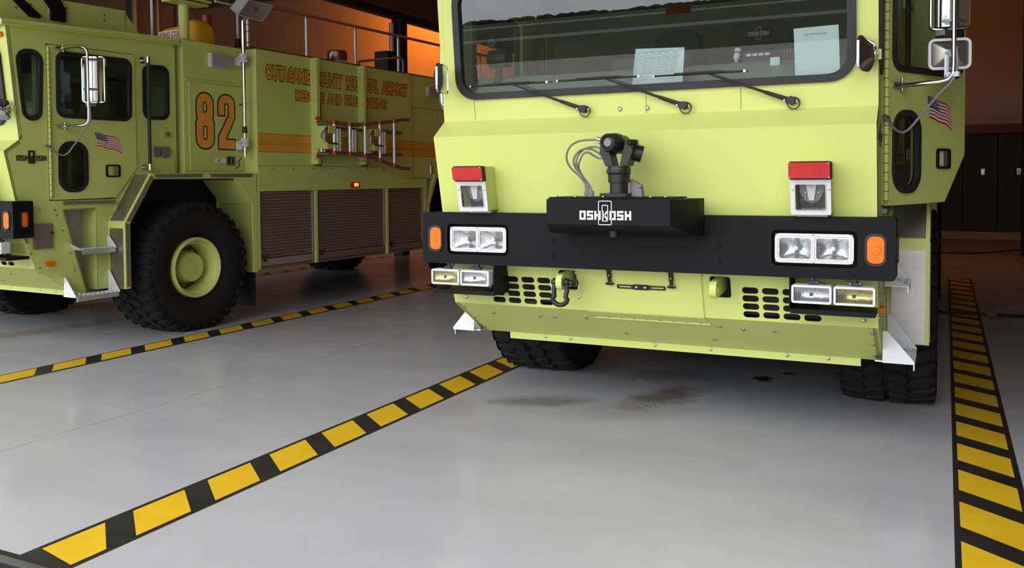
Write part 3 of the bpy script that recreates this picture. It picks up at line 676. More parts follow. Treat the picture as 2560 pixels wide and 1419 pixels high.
    # ---- marks and fittings on the driver's side and on the other side
    for s in (1, -1):
        T = TS(s, 1.272); n = MB(); g = lambda u, v, w: (s * (1.270 + w), u, v)
        T2 = g if s > 0 else (lambda u, v, w: (s * (1.270 + w), .46 - u, v))
        n.plate(rrect(.203, .262, 1.652, 1.764, .006), [rrect(.222, .244, 1.71, 1.75, .003)], T2, .001, .006, M['decal_k']); blockword(n, .098, .367, 1.677, 1.722, T2, M['decal_k'], .001, .005)
        lab(n.build('maker_nameplate', root), 'black block letter nameplate')
        gr = MB().tube([(s * 1.36, 1.372, 1.63), (s * 1.36, 1.372, 2.665)], .016, M['blackpl'], 10)
        for z in (1.63, 2.66): gr.cyl((s * 1.36, 1.372, z - .03), (s * 1.36, 1.372, z + .03), .02, M['chrome']).cyl((s * 1.27, 1.372, z), (s * 1.36, 1.372, z), .013, M['chrome']).cyl((s * 1.27, 1.372, z), (s * 1.278, 1.372, z), .032, M['chrome'])
        gr.build('grab_rail', root)
        ou = MB().plate(rrect(1.482, 1.541, 1.73, 1.83, .008), [], g, 0, .025, M['grey']).plate(rpoly([(1.565, 1.74), (1.60, 1.725), (1.64, 1.725), (1.662, 1.75), (1.662, 1.83), (1.565, 1.83)], .01), [], g, 0, .03, M['grey']); ou.build('power_socket', root, bevel=.004)
        fl = MB().plate(rrect(1.58, 1.675, 1.90, 2.017, .01), [], g, 0, .006, P).cyl((s * 1.27, 1.64, 1.958), (s * 1.31, 1.64, 1.958), .022, M['steel']); fl.build('filler_cap', root)
        bx = MB().plate(rrect(.225, .40, .915, 1.13, .004), [], g, 0, .02, M['slat']).plate([(.26, 1.0), (.275, 1.0), (.275, 1.07), (.26, 1.07)], [], g, .02, .026, M['steel']).cyl((s * 1.285, .39, 1.05), (s * 1.305, .39, 1.05), .012, M['dark']); lab(bx.build('service_panel', root), 'brown metal cover plate')
        mk = MB().plate(rrect(.33, .415, .76, .80, .018), [], g, 0, .022, M['amber']); mk.build('side_marker', root, bevel=.005)
        bo = MB()
        for y, z in ((.29, 1.26), (.43, 1.245), (.45, 1.2), (.50, 1.06), (.57, .86), (.61, .70), (.20, .88), (.28, .75)): bo.bolt((s * 1.27, y, z), (s, 0, 0), .010)
        bo.build('panel_bolts', root)
    return root
# ------------------------------------------------------------------ rear body of a truck
def make_body(root, full):
    P = M['paint']
    b = MB().box(-1.50, 1.50, 2.645, 5.50, 1.50, 2.912, P).box(-1.47, 1.47, 5.50, 8.75, 1.50, 2.912, P)
    for s in (1, -1):
        for k in range(9): b.bolt((s * 1.50, 2.86 + k * .335, 1.625), (s, 0, 0), .011)
        b.box(*sorted((s * 1.499, s * 1.5012)), 2.65, 5.5, 1.652, 1.656, M['brown'])
        for k in range(5): b.bolt((s * 1.47, 5.62 + k * .14, 2.40), (s, 0, 0), .009)
        b.box(*sorted((s * 1.469, s * 1.4715)), 5.5, 8.7, 2.47, 2.476, M['brown'])
    b.build('body', root, bevel=.010)
    dk = MB().box(-1.36, 1.36, 2.70, 8.75, 2.912, 2.955, M['brown']); lab(dk.build('roof_deck', root), 'brown walkway')
    c = MB().box(-1.30, 1.30, 1.835, 2.645, 1.565, 2.925, P).build('pump_compartment', root, bevel=.008)
    for s in (1, -1):
        g = lambda u, v, w: (s * (1.30 + w), u, v)
        p = MB().plate(rrect(1.905, 2.635, 1.60, 2.50, .01), [], g, 0, .008, P)
        for k in range(22): p.bolt((s * 1.308, 1.925, 1.64 + k * .04), (s, 0, 0), .005, M['grey'])
        p.box(*sorted((s * 1.30, s * 1.318)), 1.86, 2.65, 2.515, 2.53, P)
        p.build('pump_door', c, bevel=.003)
        l = MB().plate(rrect(2.235, 2.37, 1.685, 1.725, .004), [], g, .008, .012, M['decal_w']).plate(rrect(2.25, 2.30, 1.69, 1.72, .003), [], g, .012, .013, M['ink'])
        l.plate(rrect(2.38, 2.50, 1.655, 1.755, .008), [rrect(2.395, 2.485, 1.67, 1.74, .005)], g, .008, .018, M['slat']).plate(rrect(2.395, 2.485, 1.67, 1.74, .005), [], g, .008, .010, M['dark']).box(*sorted((s * 1.312, s * 1.322)), 2.43, 2.445, 1.675, 1.735, M['steel'])
        l.build('latch', c)
        sl = MB().plate(rrect(2.165, 2.445, 2.675, 2.83, .02), [], g, 0, .045, M['lampwhite']).plate(rrect(2.175, 2.435, 2.685, 2.82, .015), [], g, .045, .06, M['frost'])
        sl.plate(rrect(2.18, 2.43, 2.69, 2.815, .012), [], g, .046, .048, M['reflector']); sl.build('scene_light', root, bevel=.005)
        s2 = MB(); g2 = lambda u, v, w: (s * (1.47 + w), u, v)
        s2.plate(rrect(5.90, 6.22, 2.66, 2.79, .02), [], g2, 0, .045, M['lampwhite']).plate(rrect(5.91, 6.21, 2.67, 2.78, .015), [], g2, .045, .058, M['frost']).plate(rrect(5.92, 6.2, 2.675, 2.775, .01), [], g2, .046, .048, M['reflector']); s2.build('scene_light', root, bevel=.005)
        # lower lockers with roller shutters
        lb = MB(); gl = lambda u, v, w: (s * (1.46 + w), u, v)
        lb.box(*sorted((s * 1.44, s * 1.50)), 2.645, 5.87, 1.372, 1.50, P).box(*sorted((s * 1.44, s * 1.485)), 2.645, 5.87, 1.50, 1.506, M['brown'])
        lb.box(*sorted((s * .9, s * 1.44)), 2.66, 5.87, .54, 1.49, M['dark'])
        for a, e in ((2.60, 2.675), (3.555, 3.60), (4.93, 4.975), (5.80, 5.87)): lb.box(*sorted((s * 1.44, s * 1.497)), a, e, .52, 1.372, P)
        lb.box(*sorted((s * 1.0, s * 1.47)), 2.64, 5.87, .515, .545, M['slat'])
        lb.build('locker_bay', root, bevel=.004)
        for i, (a, e) in enumerate(((2.68, 3.55), (3.605, 4.925), (4.98, 5.795))):
            d = MB(); n = 21; z0, z1 = .635, 1.37; hgt = (z1 - z0) / n
            for q in range(n):
                z = z0 + q * hgt
                d.add([gl(a, z, .0), gl(e, z, .0), gl(e, z + hgt * .12, .010), gl(a, z + hgt * .12, .010), gl(a, z + hgt * .88, .012), gl(e, z + hgt * .88, .012), gl(a, z + hgt, 0), gl(e, z + hgt, 0)], [(0, 1, 2, 3), (3, 2, 5, 4), (4, 5, 7, 6)], M['slat'])
            d = d.build('roller_door', root, smooth=20)
            h = MB().plate(rrect(a + .01, e - .01, .552, .63, .006), [], gl, 0, .022, M['slatlite'] if i == 0 else M['slat']).box(*sorted((s * 1.475, s * 1.50)), a + .04, a + .075, .60, .66, M['dark']).cyl(gl(a + .13, .665, .0), gl(a + .13, .665, .018), .010, M['dark'], n=10); h.build('lift_bar', d, bevel=.003)
            MB().box(*sorted((s * 1.45, s * 1.485)), e - .03, e, .64, 1.37, M['slatlite']).build('shutter_rail', d)
        om = MB().plate(rrect(4.20, 4.36, 1.395, 1.46, .01), [], lambda u, v, w: (s * (1.50 + w), u, v), 0, .018, M['redlens']).plate(rrect(4.25, 4.325, 1.408, 1.45, .01), [], lambda u, v, w: (s * (1.50 + w), u, v), .018, .026, M['amberlit']); lab(om.build('side_marker', root, bevel=.003), 'lit orange marker lamp')
        # rear fender
        fa = MB(); arch = [(5.87, .52), (5.87, 1.15), (6.08, 1.573), (8.0, 1.573), (8.0, .52), (7.94, .52), (7.94, 1.25), (7.68, 1.515), (6.12, 1.515), (5.93, 1.12), (5.93, .52)]
        fa.plate(arch, [], lambda u, v, w: (s * (1.0 + .5 * w), u, v), 0, 1, P).box(*sorted((s * 1.46, s * 1.50)), 8.0, 8.75, .75, 1.5, P).box(*sorted((s * .88, s * .9)), 5.9, 7.95, .6, 1.55, M['dark'])
        fa.build('fender', root, bevel=.006)
        MB().cyl((s * 1.46, 6.02, 1.57), (s * 1.46, 6.02, 1.68), .03, M['steel']).cyl((s * 1.46, 6.02, 1.68), (s * 1.46, 6.02, 1.76), .012, M['steel']).build('hydrant_cap', root)
    MB().box(-.55, .55, .7, 8.6, .62, 1.05, M['dark']).box(-1.0, 1.0, 1.66, 1.9, .5, .72, M['dark']).box(-1.0, 1.0, 7.0, 7.25, .5, .72, M['dark']).box(-.9, .9, 1.0, 8.6, 1.05, 1.5, M['dark']).build('chassis', root)  # undercarriage as plain dark boxes, put in to block light
    w = make_wheel(root)
    for s, y in ((-1, 1.80), (1, 7.12), (-1, 7.12)):
        q = copy_tree(w, root); q.location = (s * 1.245, y, .625)
        if s < 0: q.rotation_euler = (0, 0, math.pi)
    if not full: return
    g = lambda u, v, w: (1.50 + w, u, v); g3 = lambda u, v, w: (1.308 + w, u, v)
    # lettering and stripes on the driver's side
    d = MB()
    for a, e in ((1.908, 2.002), (1.806, 1.888)):
        d.plate([(2.655, a - .004), (5.498, a - .004), (5.498, e + .004), (2.655, e + .004)], [], g, .0006, .0012, M['decal_k']); d.plate([(2.655, a), (5.498, a), (5.498, e), (2.655, e)], [], g, .001, .002, M['decal_o'])
    for a, e in ((1.908, 2.002), (1.806, 1.888)):
        gg = lambda u, v, w: (1.47 + w, u, v); d.plate([(5.505, a - .004), (8.7, a - .004), (8.7, e + .004), (5.505, e + .004)], [], gg, .0006, .0012, M['decal_k']); d.plate([(5.505, a), (8.7, a), (8.7, e), (5.505, e)], [], gg, .001, .002, M['decal_o'])
    lab(d.build('side_stripe', root, weld=False), 'pair of orange stripes edged in black')
    t = MB()
    words = [('OUTAGAMIE', 2.79, 3.49, 2.605, 2.755), ('COUNTY', 3.59, 4.06, 2.605, 2.755), ('REGIONAL', 4.15, 4.78, 2.605, 2.757), ('AIRPORT', 4.86, 5.41, 2.610, 2.757),
             ('RESCUE', 3.255, 3.725, 2.405, 2.513), ('AND', 3.80, 4.05, 2.407, 2.515), ('FIREFIGHTING', 4.12, 4.945, 2.412, 2.522)]
    for wd, a, e, z0, z1 in words:
        letter(t, wd, a, e, z0, z1, g, M['decal_k'], .0012, .085); letter(t, wd, a, e, z0, z1, g, M['decal_o'], .0024, .035)
    lab(t.build('airport_lettering', root, weld=False, smooth=5), 'orange capitals outlined in black')
    t = MB(); H = .566
    g82 = lambda u0: (lambda u, v, w: (1.308 + w, u0 + u, 1.832 + v))
    o8 = rpoly([(0, 0), (.225, 0), (.225, .27), (.205, .305), (.218, .34), (.218, H), (.007, H), (.007, .34), (.02, .305), (0, .27)], [.10, .10, .05, .02, .05, .10, .10, .05, .02, .05], 8)
    h8 = [rrect(.082, .143, .085, .235, .03), rrect(.084, .141, .365, .485, .028)]
    o2 = rpoly([(0, 0), (.22, 0), (.22, .095), (.100, .095), (.100, .118), (.22, .335), (.22, H), (0, H), (0, .355), (.078, .355), (.078, .488), (.142, .488), (.142, .355), (0, .125)], [.004, .004, .004, .004, .02, .08, .10, .10, .004, .004, .032, .032, .05, .03], 8)
    for o, hs, u0 in ((o8, h8, 1.990), (o2, [], 2.285)):
        T8 = g82(u0); t.plate(grow(o, .017), [grow(h, -.014) for h in hs], T8, .0006, .0014, M['decal_k']); t.plate(o, hs, T8, .0015, .0026, M['decal_o'])
    lab(t.build('unit_number', root, weld=False, smooth=5), 'large orange numerals 82 outlined in black')
    # ladder rack
    for y0 in (3.495, 4.36):
        r = MB().box(1.50, 1.60, y0, y0 + .055, 1.675, 2.905, P).box(1.515, 1.585, y0 + .055, y0 + .085, 1.66, 1.80, M['blackpl']).box(1.515, 1.585, y0 + .055, y0 + .085, 2.19, 2.38, M['blackpl'])
        for z in (2.86, 2.42, 2.2, 1.73): r.bolt((1.575, y0, z), (0, -1, 0), .009, M['grey'])
        r.prism([(1.55, y0 - .004, 1.85), (1.75, y0 - .004, 1.85), (1.75, y0 - .004, 1.905), (1.735, y0 - .004, 1.925), (1.66, y0 - .004, 1.975), (1.648, y0 - .004, 2.0), (1.655, y0 - .004, 2.03), (1.73, y0 - .004, 2.105), (1.74, y0 - .004, 2.118), (1.55, y0 - .004, 2.118)], (0, .012, 0), P)
        r.box(1.74, 1.752, y0, y0 + .10, 1.85, 1.92, P).box(1.74, 1.752, y0 + .02, y0 + .12, 2.03, 2.12, P)
        r = r.build('ladder_rack', root, bevel=.003)
        cl = MB().cyl((1.61, y0 - .03, 2.155), (1.70, y0 + .08, 2.155), .014, M['chrome']).cyl((1.61, y0 - .03, 1.80), (1.70, y0 + .08, 1.80), .014, M['chrome']) if y0 < 4 else MB().box(1.6, 1.62, y0, y0 + .05, 1.9, 1.93, M['rubber'])
        if y0 < 4:
            for z in (2.205, 1.765): cl.lathe([(0, -.026), (.018, -.018), (.025, 0), (.018, .018), (0, .026)], (1.62, y0 - .02, z), (0, 0, 1), M['redcap'], 14)
        cl.tube([(1.70, y0 + .0, 1.925), (1.78, y0 + .03, 1.915), (1.80, y0 + .09, 1.912), (1.76, y0 + .16, 1.91)], .009, M['rubber'], 8).build('rack_clamp', r)
    # roof rails, beacon, whip aerials, flood lamp mast, monitor platform, turret guards
    rl = MB()
    rl.tube([(1.28, 2.45, 3.455), (1.28, 8.6, 3.455)], .019, M['slat'], 10)
    for y in (2.75, 3.69, 4.60, 5.52, 6.6, 7.7): rl.cyl((1.28, y, 2.93), (1.28, y, 3.455), .019, M['alum'], n=12).cyl((1.28, y, 3.41), (1.28, y, 3.47), .024, M['slat'], n=12)
    for z in (3.0, 3.12, 3.2): rl.cyl((1.28, 2.75, z), (1.28, 2.75, z + .008), .021, M['rubber'], n=12)
    rl.tube([(1.28, 4.66, 2.95), (1.28, 4.67, 3.0), (1.28, 4.70, 3.02), (1.28, 5.55, 3.165), (1.28, 5.61, 3.15), (1.28, 5.63, 3.10), (1.28, 5.63, 2.95)], .017, M['slat'], 10)
    rl.build('roof_rail', root)
    bc = MB().lathe([(.15, 2.955), (.15, 2.985), (.13, 2.99), (.13, 3.0)], (1.1, 4.46, 0), (0, 0, 1), M['lampwhite'], 28).lathe([(.125, 3.0), (.13, 3.02), (.128, 3.12), (.115, 3.135), (0, 3.14)], (1.1, 4.46, 0), (0, 0, 1), M['domeamber'], 28)
    lab(bc.build('beacon', root), 'amber rotating beacon on the roof edge')
    for x, y, z0, z1, r in ((1.0, 1.72, 2.90, 3.85, .014),): MB().cyl((x, y, z0), (x, y, z1), r, M['lampwhite'], n=10).build('whip_aerial', root)
    pa = MB().cyl((1.0, 2.875, 2.95), (1.0, 2.875, 3.09), .042, M['blackpl'], .026); pa.tube([(1.0, 2.875, 3.08), (1.0, 2.875, 3.40), (1.0, 2.865, 3.44), (1.0, 2.83, 3.455), (1.0, 2.55, 3.455)], .014, M['lampwhite'], 10); pa.build('aerial_pipe', root)
    ms = MB().cyl((1.44, 2.525, 1.745), (1.44, 2.525, 3.20), .0185, M['chrome'], n=14)
    for z in (1.80, 2.0, 2.60, 2.80, 3.05, 3.18): pass
    for z in (1.90, 2.80):
        ms.box(1.30, 1.40, 2.515, 2.56, z - .075, z + .01, M['lampwhite']).lathe([(.028, -.05), (.045, -.045), (.05, -.02), (.035, 0), (.05, .02), (.045, .045), (.028, .05)], (1.44, 2.525, z), (0, 0, 1), M['lampwhite'], 18).box(1.36, 1.44, 2.515, 2.54, z - .02, z + .02, M['lampwhite'])
    ms.lathe([(.024, 2.0), (.026, 2.01), (.026, 2.03), (.024, 2.04), (.026, 2.05), (.026, 2.07)], (1.44, 2.525, 0), (0, 0, 1), M['blackpl'], 14)
    ms.tube([(1.31, 2.58, 2.31), (1.38, 2.60, 2.33), (1.42, 2.54, 2.35)], .006, M['rubber'], 6).tube([(1.42, 2.49, 1.74), (1.40, 2.47, 1.70), (1.39, 2.49, 1.65), (1.35, 2.47, 1.62)], .006, M['rubber'], 6)
    ms = ms.build('lamp_mast', root)
    f = MB(); Q = [Vector(q) for q in ((1.45, 2.437, 3.246), (1.45, 2.60, 3.432), (1.45, 2.975, 3.432), (1.45, 2.80, 3.228))]
    back = [q + Vector((-.10, -.085, .05)) * 1.0 for q in Q]; cen = sum(Q, Vector()) / 4
    back = [b_ + (sum(back, Vector()) / 4 - b_) * .3 for b_ in back]; inn = [q + (cen - q) * .07 for q in Q]; deep = [q + Vector((-.06, -.03, .02)) + (cen - q) * .35 for q in Q]
    f.add(Q + back + inn + deep, [(0, 1, 5, 4), (1, 2, 6, 5), (2, 3, 7, 6), (3, 0, 4, 7), (4, 5, 6, 7), (0, 1, 9, 8), (1, 2, 10, 9), (2, 3, 11, 10), (3, 0, 8, 11)], M['lampwhite'])
    f.add(inn + deep, [(0, 1, 5, 4), (1, 2, 6, 5), (2, 3, 7, 6), (3, 0, 4, 7), (4, 5, 6, 7)], M['rung']); f.lathe([(.022, 0), (.022, .03), (0, .032)], cen + Vector((-.03, .03, .02)), (1, 0, 0), M['grey'], 14)
    f.add(inn, [(0, 1, 2, 3)], M['lens']); f.cyl((1.44, 2.53, 3.18), (1.42, 2.60, 3.27), .02, M['alum'])
    lab(f.build('flood_lamp', ms), 'white rectangular floodlight tilted on its mast')
    pp = MB().cyl((1.2, 1.945, 2.92), (1.2, 1.945, 3.335), .052, P, n=20).box(1.10, 1.34, 1.72, 2.19, 3.335, 3.355, P).box(1.12, 1.32, 1.74, 2.17, 3.30, 3.315, P).box(1.13, 1.27, 1.86, 2.03, 2.90, 2.94, P)
    pp.build('monitor_platform', root)
    tg = MB()
    for s in (1, -1):
        tg.plate([(.60, 2.86), (.62, 3.155), (1.405, 3.168), (1.42, 3.13), (1.55, 2.99), (1.58, 2.89)], [], lambda u, v, w: (s * (1.0 - w), u, v), 0, .02, P)
        tg.plate([(.02, 2.85), (.02, 3.02), (.25, 3.22), (.60, 3.45), (.60, 2.87)], [], lambda u, v, w: (s * (1.0 - w), u, v), 0, .02, P)
        for y, z in ((.78, 3.09), (.78, 3.04), (1.17, 3.09), (1.17, 3.04), (.30, 3.02), (.43, 3.07)): tg.bolt((s * 1.0, y, z), (s, 0, 0), .011, M['grey'])
    tg.box(-1.0, 1.0, 1.40, 1.42, 2.9, 3.14, P); tg.build('turret_guard', root)
    for s in (1, -1):
        MB().plate([(.20, 3.13), (.31, 3.13), (.52, 2.975), (.50, 2.955), (.41, 2.955)], [], lambda u, v, w: (s * (1.03 - w), u, v), 0, .02, M['black']).build('turret_brace', root)
        MB().plate([(.50, 3.19), (.66, 3.19), (.742, 3.07), (.742, 2.955), (.61, 2.955), (.61, 3.05)], [], lambda u, v, w: (s * (1.05 - w), u, v), 0, .04, M['black']).build('turret_leg', root)
    tb = MB().tube([(.45, 1.4, 3.0), (.45, 1.2, 3.22), (.45, .9, 3.30), (.45, -.2, 3.45)], .05, M['black'], 10); tb.build('turret_boom', root)

M['amberlit'] = mat('amber_lens_lit', (1.0, .22, .01), .3, emit=2.2)
# ------------------------------------------------------------------ the two trucks
XA, YA = -1.578, 4.75
RB = -.0532
nB = Vector((math.cos(RB), math.sin(RB), 0)); dB = Vector((-math.sin(RB), math.cos(RB), 0))
OB = nB * -8.585 + dB * 4.446
TA = make_truck('fire_truck', (XA, YA, 0), 0, dict(open=True, dz=0., shackle=True)); make_body(TA, False)
tag(TA, 'lime yellow fire truck facing out with black bumper, water cannon and open driver door', 'fire truck', 'lime yellow airport fire trucks')
TB = make_truck('fire_truck', OB, RB, dict(open=False, dz=.045, shackle=False)); make_body(TB, True)
tag(TB, 'lime yellow fire truck numbered 82 seen from its side with roller shutters', 'fire truck', 'lime yellow airport fire trucks')

# ------------------------------------------------------------------ loose things on the trucks
ld = empty('ladder', OB, RB)
tag(ld, 'folding ladder with red-capped rungs racked on the side of truck 82', 'ladder')
top = [(3.62, 2.165), (3.80, 2.155), (3.965, 2.150), (4.12, 2.158), (4.27, 2.175), (4.56, 2.204), (4.85, 2.240), (5.0, 2.262), (5.16, 2.27)]
bot = [(3.62, 1.806), (3.80, 1.806), (3.98, 1.803), (4.12, 1.795), (4.26, 1.781), (4.56, 1.726), (4.84, 1.665), (5.0, 1.635), (5.16, 1.628)]
for pts in (top, bot):
    r = MB(); n = len(pts); vs = []
    for y, z in pts: vs += [(1.695, y, z - .022), (1.72, y, z - .022), (1.72, y, z + .022), (1.695, y, z + .022)]
    r.add(vs, [(4 * i + k, 4 * i + (k + 1) % 4, 4 * i + 4 + (k + 1) % 4, 4 * i + 4 + k) for i in range(n - 1) for k in range(4)] + [(0, 1, 2, 3), (4 * n - 4, 4 * n - 3, 4 * n - 2, 4 * n - 1)], M['rail']); r.build('rail', ld)
for z in (2.10, 1.815):
    MB().box(1.60, 1.625, 3.60, 5.12, z - .02, z + .02, M['rail']).build('rail', ld)
def lerp(pts, y):
    for (a, b), (c, d) in zip(pts, pts[1:]):
        if a <= y <= c: return b + (d - b) * (y - a) / (c - a)
for y in (3.63, 3.912, 4.20, 4.495, 4.79):
    z0, z1 = lerp(bot, y), lerp(top, y); r = MB().cyl((1.735, y, z0 + .02), (1.735, y, z1 - .02), .021, M['rung'], n=14)
    for z in (z0, z1): r.cyl((1.735, y, z - .022), (1.735, y, z + .024), .027, M['redcap'], n=14)
    lab(r.build('rung', ld), 'silver rung with red end caps')
    for dy in (-.045, -.09):
        MB().cyl((1.62, y + dy, 1.82), (1.62, y + dy, 2.10), .019, M['rung'], n=12).build('rung', ld)
# vinyl cover bag and a red cylinder on the roof of truck 82
def roofthing(name): return empty(name, OB, RB)
bg = MB(); secs = [(.45, .10, .22), (.475, .135, .245), (.62, .14, .255), (.80, .145, .275), (.90, .15, .31), (.955, .15, .30), (1.00, .14, .25), (1.03, .10, .13)]; n = 12; vs = []
for x, w, h in secs:
    for k in range(n):
        t = math.pi * k / (n - 1); c = math.cos(t); vs.append((x, 2.40 - w * (abs(c) ** .45) * (1 if c > 0 else -1) * (1 + .03 * math.sin(9 * t + x * 11)), 2.926 + h * math.sin(t) ** .55))
fs = [(i * n + k, i * n + k + 1, (i + 1) * n + k + 1, (i + 1) * n + k) for i in range(len(secs) - 1) for k in range(n - 1)] + [tuple(range(n)), tuple(range((len(secs) - 1) * n, len(secs) * n))] + [(i * n, (i + 1) * n, (i + 1) * n + n - 1, i * n + n - 1) for i in range(len(secs) - 1)]
bg.add(vs, fs, M['yellow']); bag = roofthing('cover_bag'); bo = bg.build('bag_cover', bag, smooth=50)
s_ = MB(); TT = lambda u, v, w: (u, 2.243 - w, v)
s_.plate([(.475, 3.035), (.925, 3.035), (.925, 3.125), (.475, 3.12)], [], TT, 0, .012, M['decal_w'])
letter(s_, 'KING COBRA', .495, .905, 3.05, 3.108, TT, M['redcap'], .0135, .03); lab(s_.build('printed_label', bo, weld=False), 'white label with red capitals')
tag(bag, 'bulging yellow vinyl bag on the roof of truck 82 behind the post', 'bag')
rc = roofthing('red_cylinder'); MB().cyl((.5, 2.885, 2.955), (.5, 2.885, 3.37), .058, M['red'], n=24).build('tank', rc); MB().lathe([(.06, 3.37), (.06, 3.395), (0, 3.40)], (.5, 2.885, 0), (0, 0, 1), M['red'], 24).build('cap', rc)
tag(rc, 'dark red cylinder upright on the roof of truck 82 behind the yellow bag', 'cylinder')
# papers and bits on the dashboard of the open truck
def sheet(name, pts, w0, lines):
    e = empty(name, (XA, YA, 0)); s = MB(); T = lambda u, v, w: TW(u, v, w0 - w)
    s.plate(pts, [], T, 0, .001, M['paper']); o = s.build('sheet', e)
    k = MB(); lines(k, T); k.build('print', o, weld=False) if k.v else None
    return e
def form(k, T):
    A = Vector((-.030, 2.205)); U = Vector((.285, 0)); D = Vector((-.028, -.165))
    P_ = lambda a, b: tuple(A + U * a + D * b)
    def ln(a0, b0, a1, b1, t):
        p, q = P_(a0, b0), P_(a1, b1); k.add([T(p[0] - t, p[1] - t, .0025), T(p[0] + t, p[1] + t, .0025), T(q[0] + t, q[1] + t, .0025), T(q[0] - t, q[1] - t, .0025)], [(0, 1, 2, 3)], M['ink'])
    for b in (.02, .12, .18, .26, .36, .46, .56, .66, .74, .84, .93): ln(.05, b, .95, b, .0007)
    for a in (.05, .2, .35, .5, .65, .8, .95): ln(a, .12, a, .93, .0006)
    for b in (.07, .22, .31, .41, .51, .61, .70):
        for a in (.08, .24, .38, .53, .68, .83): ln(a, b, a + .09, b, .0012)
p1 = sheet('paper_form', [(-.042, 1.99), (.252, 1.99), (.272, 2.216), (-.010, 2.226)], .034, form); tag(p1, 'printed table form leaning inside the windshield behind the middle wiper', 'paper')
p2 = sheet('paper_sheet', [(.862, 1.99), (1.085, 1.99), (1.078, 2.274), (.856, 2.270)], .030, lambda k, T: [k.add([T(.91 + i * .012, 2.232, .0025), T(.918 + i * .012, 2.232, .0025), T(.918 + i * .012, 2.238, .0025), T(.91 + i * .012, 2.238, .0025)], [(0, 1, 2, 3)], M['dash']) for i in range(9)])
tag(p2, 'tall pale blank sheet leaning inside the windshield corner beside the chrome mirror', 'paper')
mc = empty('handheld_microphone', (XA + .485, YA + .46, 2.15)); MB().cyl((0, 0, .01), (.004, .0, .05), .010, M['white'], .024).cyl((.004, 0, .05), (.012, 0, .115), .030, M['white'], .032, 20).cyl((.012, 0, .115), (.014, 0, .135), .027, M['grey'], n=20).build('body', mc); MB().cyl((.014, 0, .135), (.018, 0, .175), .034, M['white'], .030, 20).build('head', mc)
mc.scale = (.62, .62, .5)
tag(mc, 'white stubby cylinder standing on the dashboard left of the radio', 'microphone')
lt = empty('paper_tag', (XA + .722, YA + .345, 2.113)); MB().box(-.026, .026, 0, .002, 0, .045, M['paper']).build('card', lt); MB().tube([(.0, .02, .05), (.08, .05, .075), (.2, .06, .10), (.26, .08, .07)], .004, M['redcap'], 6).build('string', lt)
tag(lt, 'small white card tag on a red lead below the radio', 'tag')

# ------------------------------------------------------------------ the building
def noisy(name, c0, c1, scale, rough, spec=.5, bump=0., mapping=None):
    m, nt, b = nodes(name); tc = nt.nodes.new('ShaderNodeTexCoord'); n = nt.nodes.new('ShaderNodeTexNoise'); n.inputs['Scale'].default_value = scale; n.inputs['Detail'].default_value = 8
    cr = nt.nodes.new('ShaderNodeValToRGB'); cr.color_ramp.elements[0].position = .3; cr.color_ramp.elements[1].position = .7; cr.color_ramp.elements[0].color = (*c0, 1); cr.color_ramp.elements[1].color = (*c1, 1)
    src = tc.outputs['Object']
    if mapping:
        mp = nt.nodes.new('ShaderNodeMapping'); mp.inputs['Scale'].default_value = mapping; nt.links.new(src, mp.inputs[0]); src = mp.outputs[0]
    nt.links.new(src, n.inputs['Vector']); nt.links.new(n.outputs['Fac'], cr.inputs[0]); nt.links.new(cr.outputs[0], b.inputs['Base Color'])
    b.inputs['Roughness'].default_value = rough; b.inputs['Specular IOR Level'].default_value = spec
    return m
def block_wall(name, c, mortar, sx=.4, sz=.2):
    m, nt, b = nodes(name); tc = nt.nodes.new('ShaderNodeTexCoord'); mp = nt.nodes.new('ShaderNodeMapping'); mp.inputs['Rotation'].default_value = (R(90), 0, 0)
    br = nt.nodes.new('ShaderNodeTexBrick'); br.inputs['Color1'].default_value = (*c, 1); br.inputs['Color2'].default_value = (*[x * .94 for x in c], 1); br.inputs['Mortar'].default_value = (*mortar, 1)
    br.inputs['Scale'].default_value = 1; br.inputs['Brick Width'].default_value = sx; br.inputs['Row Height'].default_value = sz; br.inputs['Mortar Size'].default_value = .006
    nt.links.new(tc.outputs['Object'], mp.inputs[0]); nt.links.new(mp.outputs[0], br.inputs['Vector']); nt.links.new(br.outputs['Color'], b.inputs['Base Color']); b.inputs['Roughness'].default_value = .8
    return m
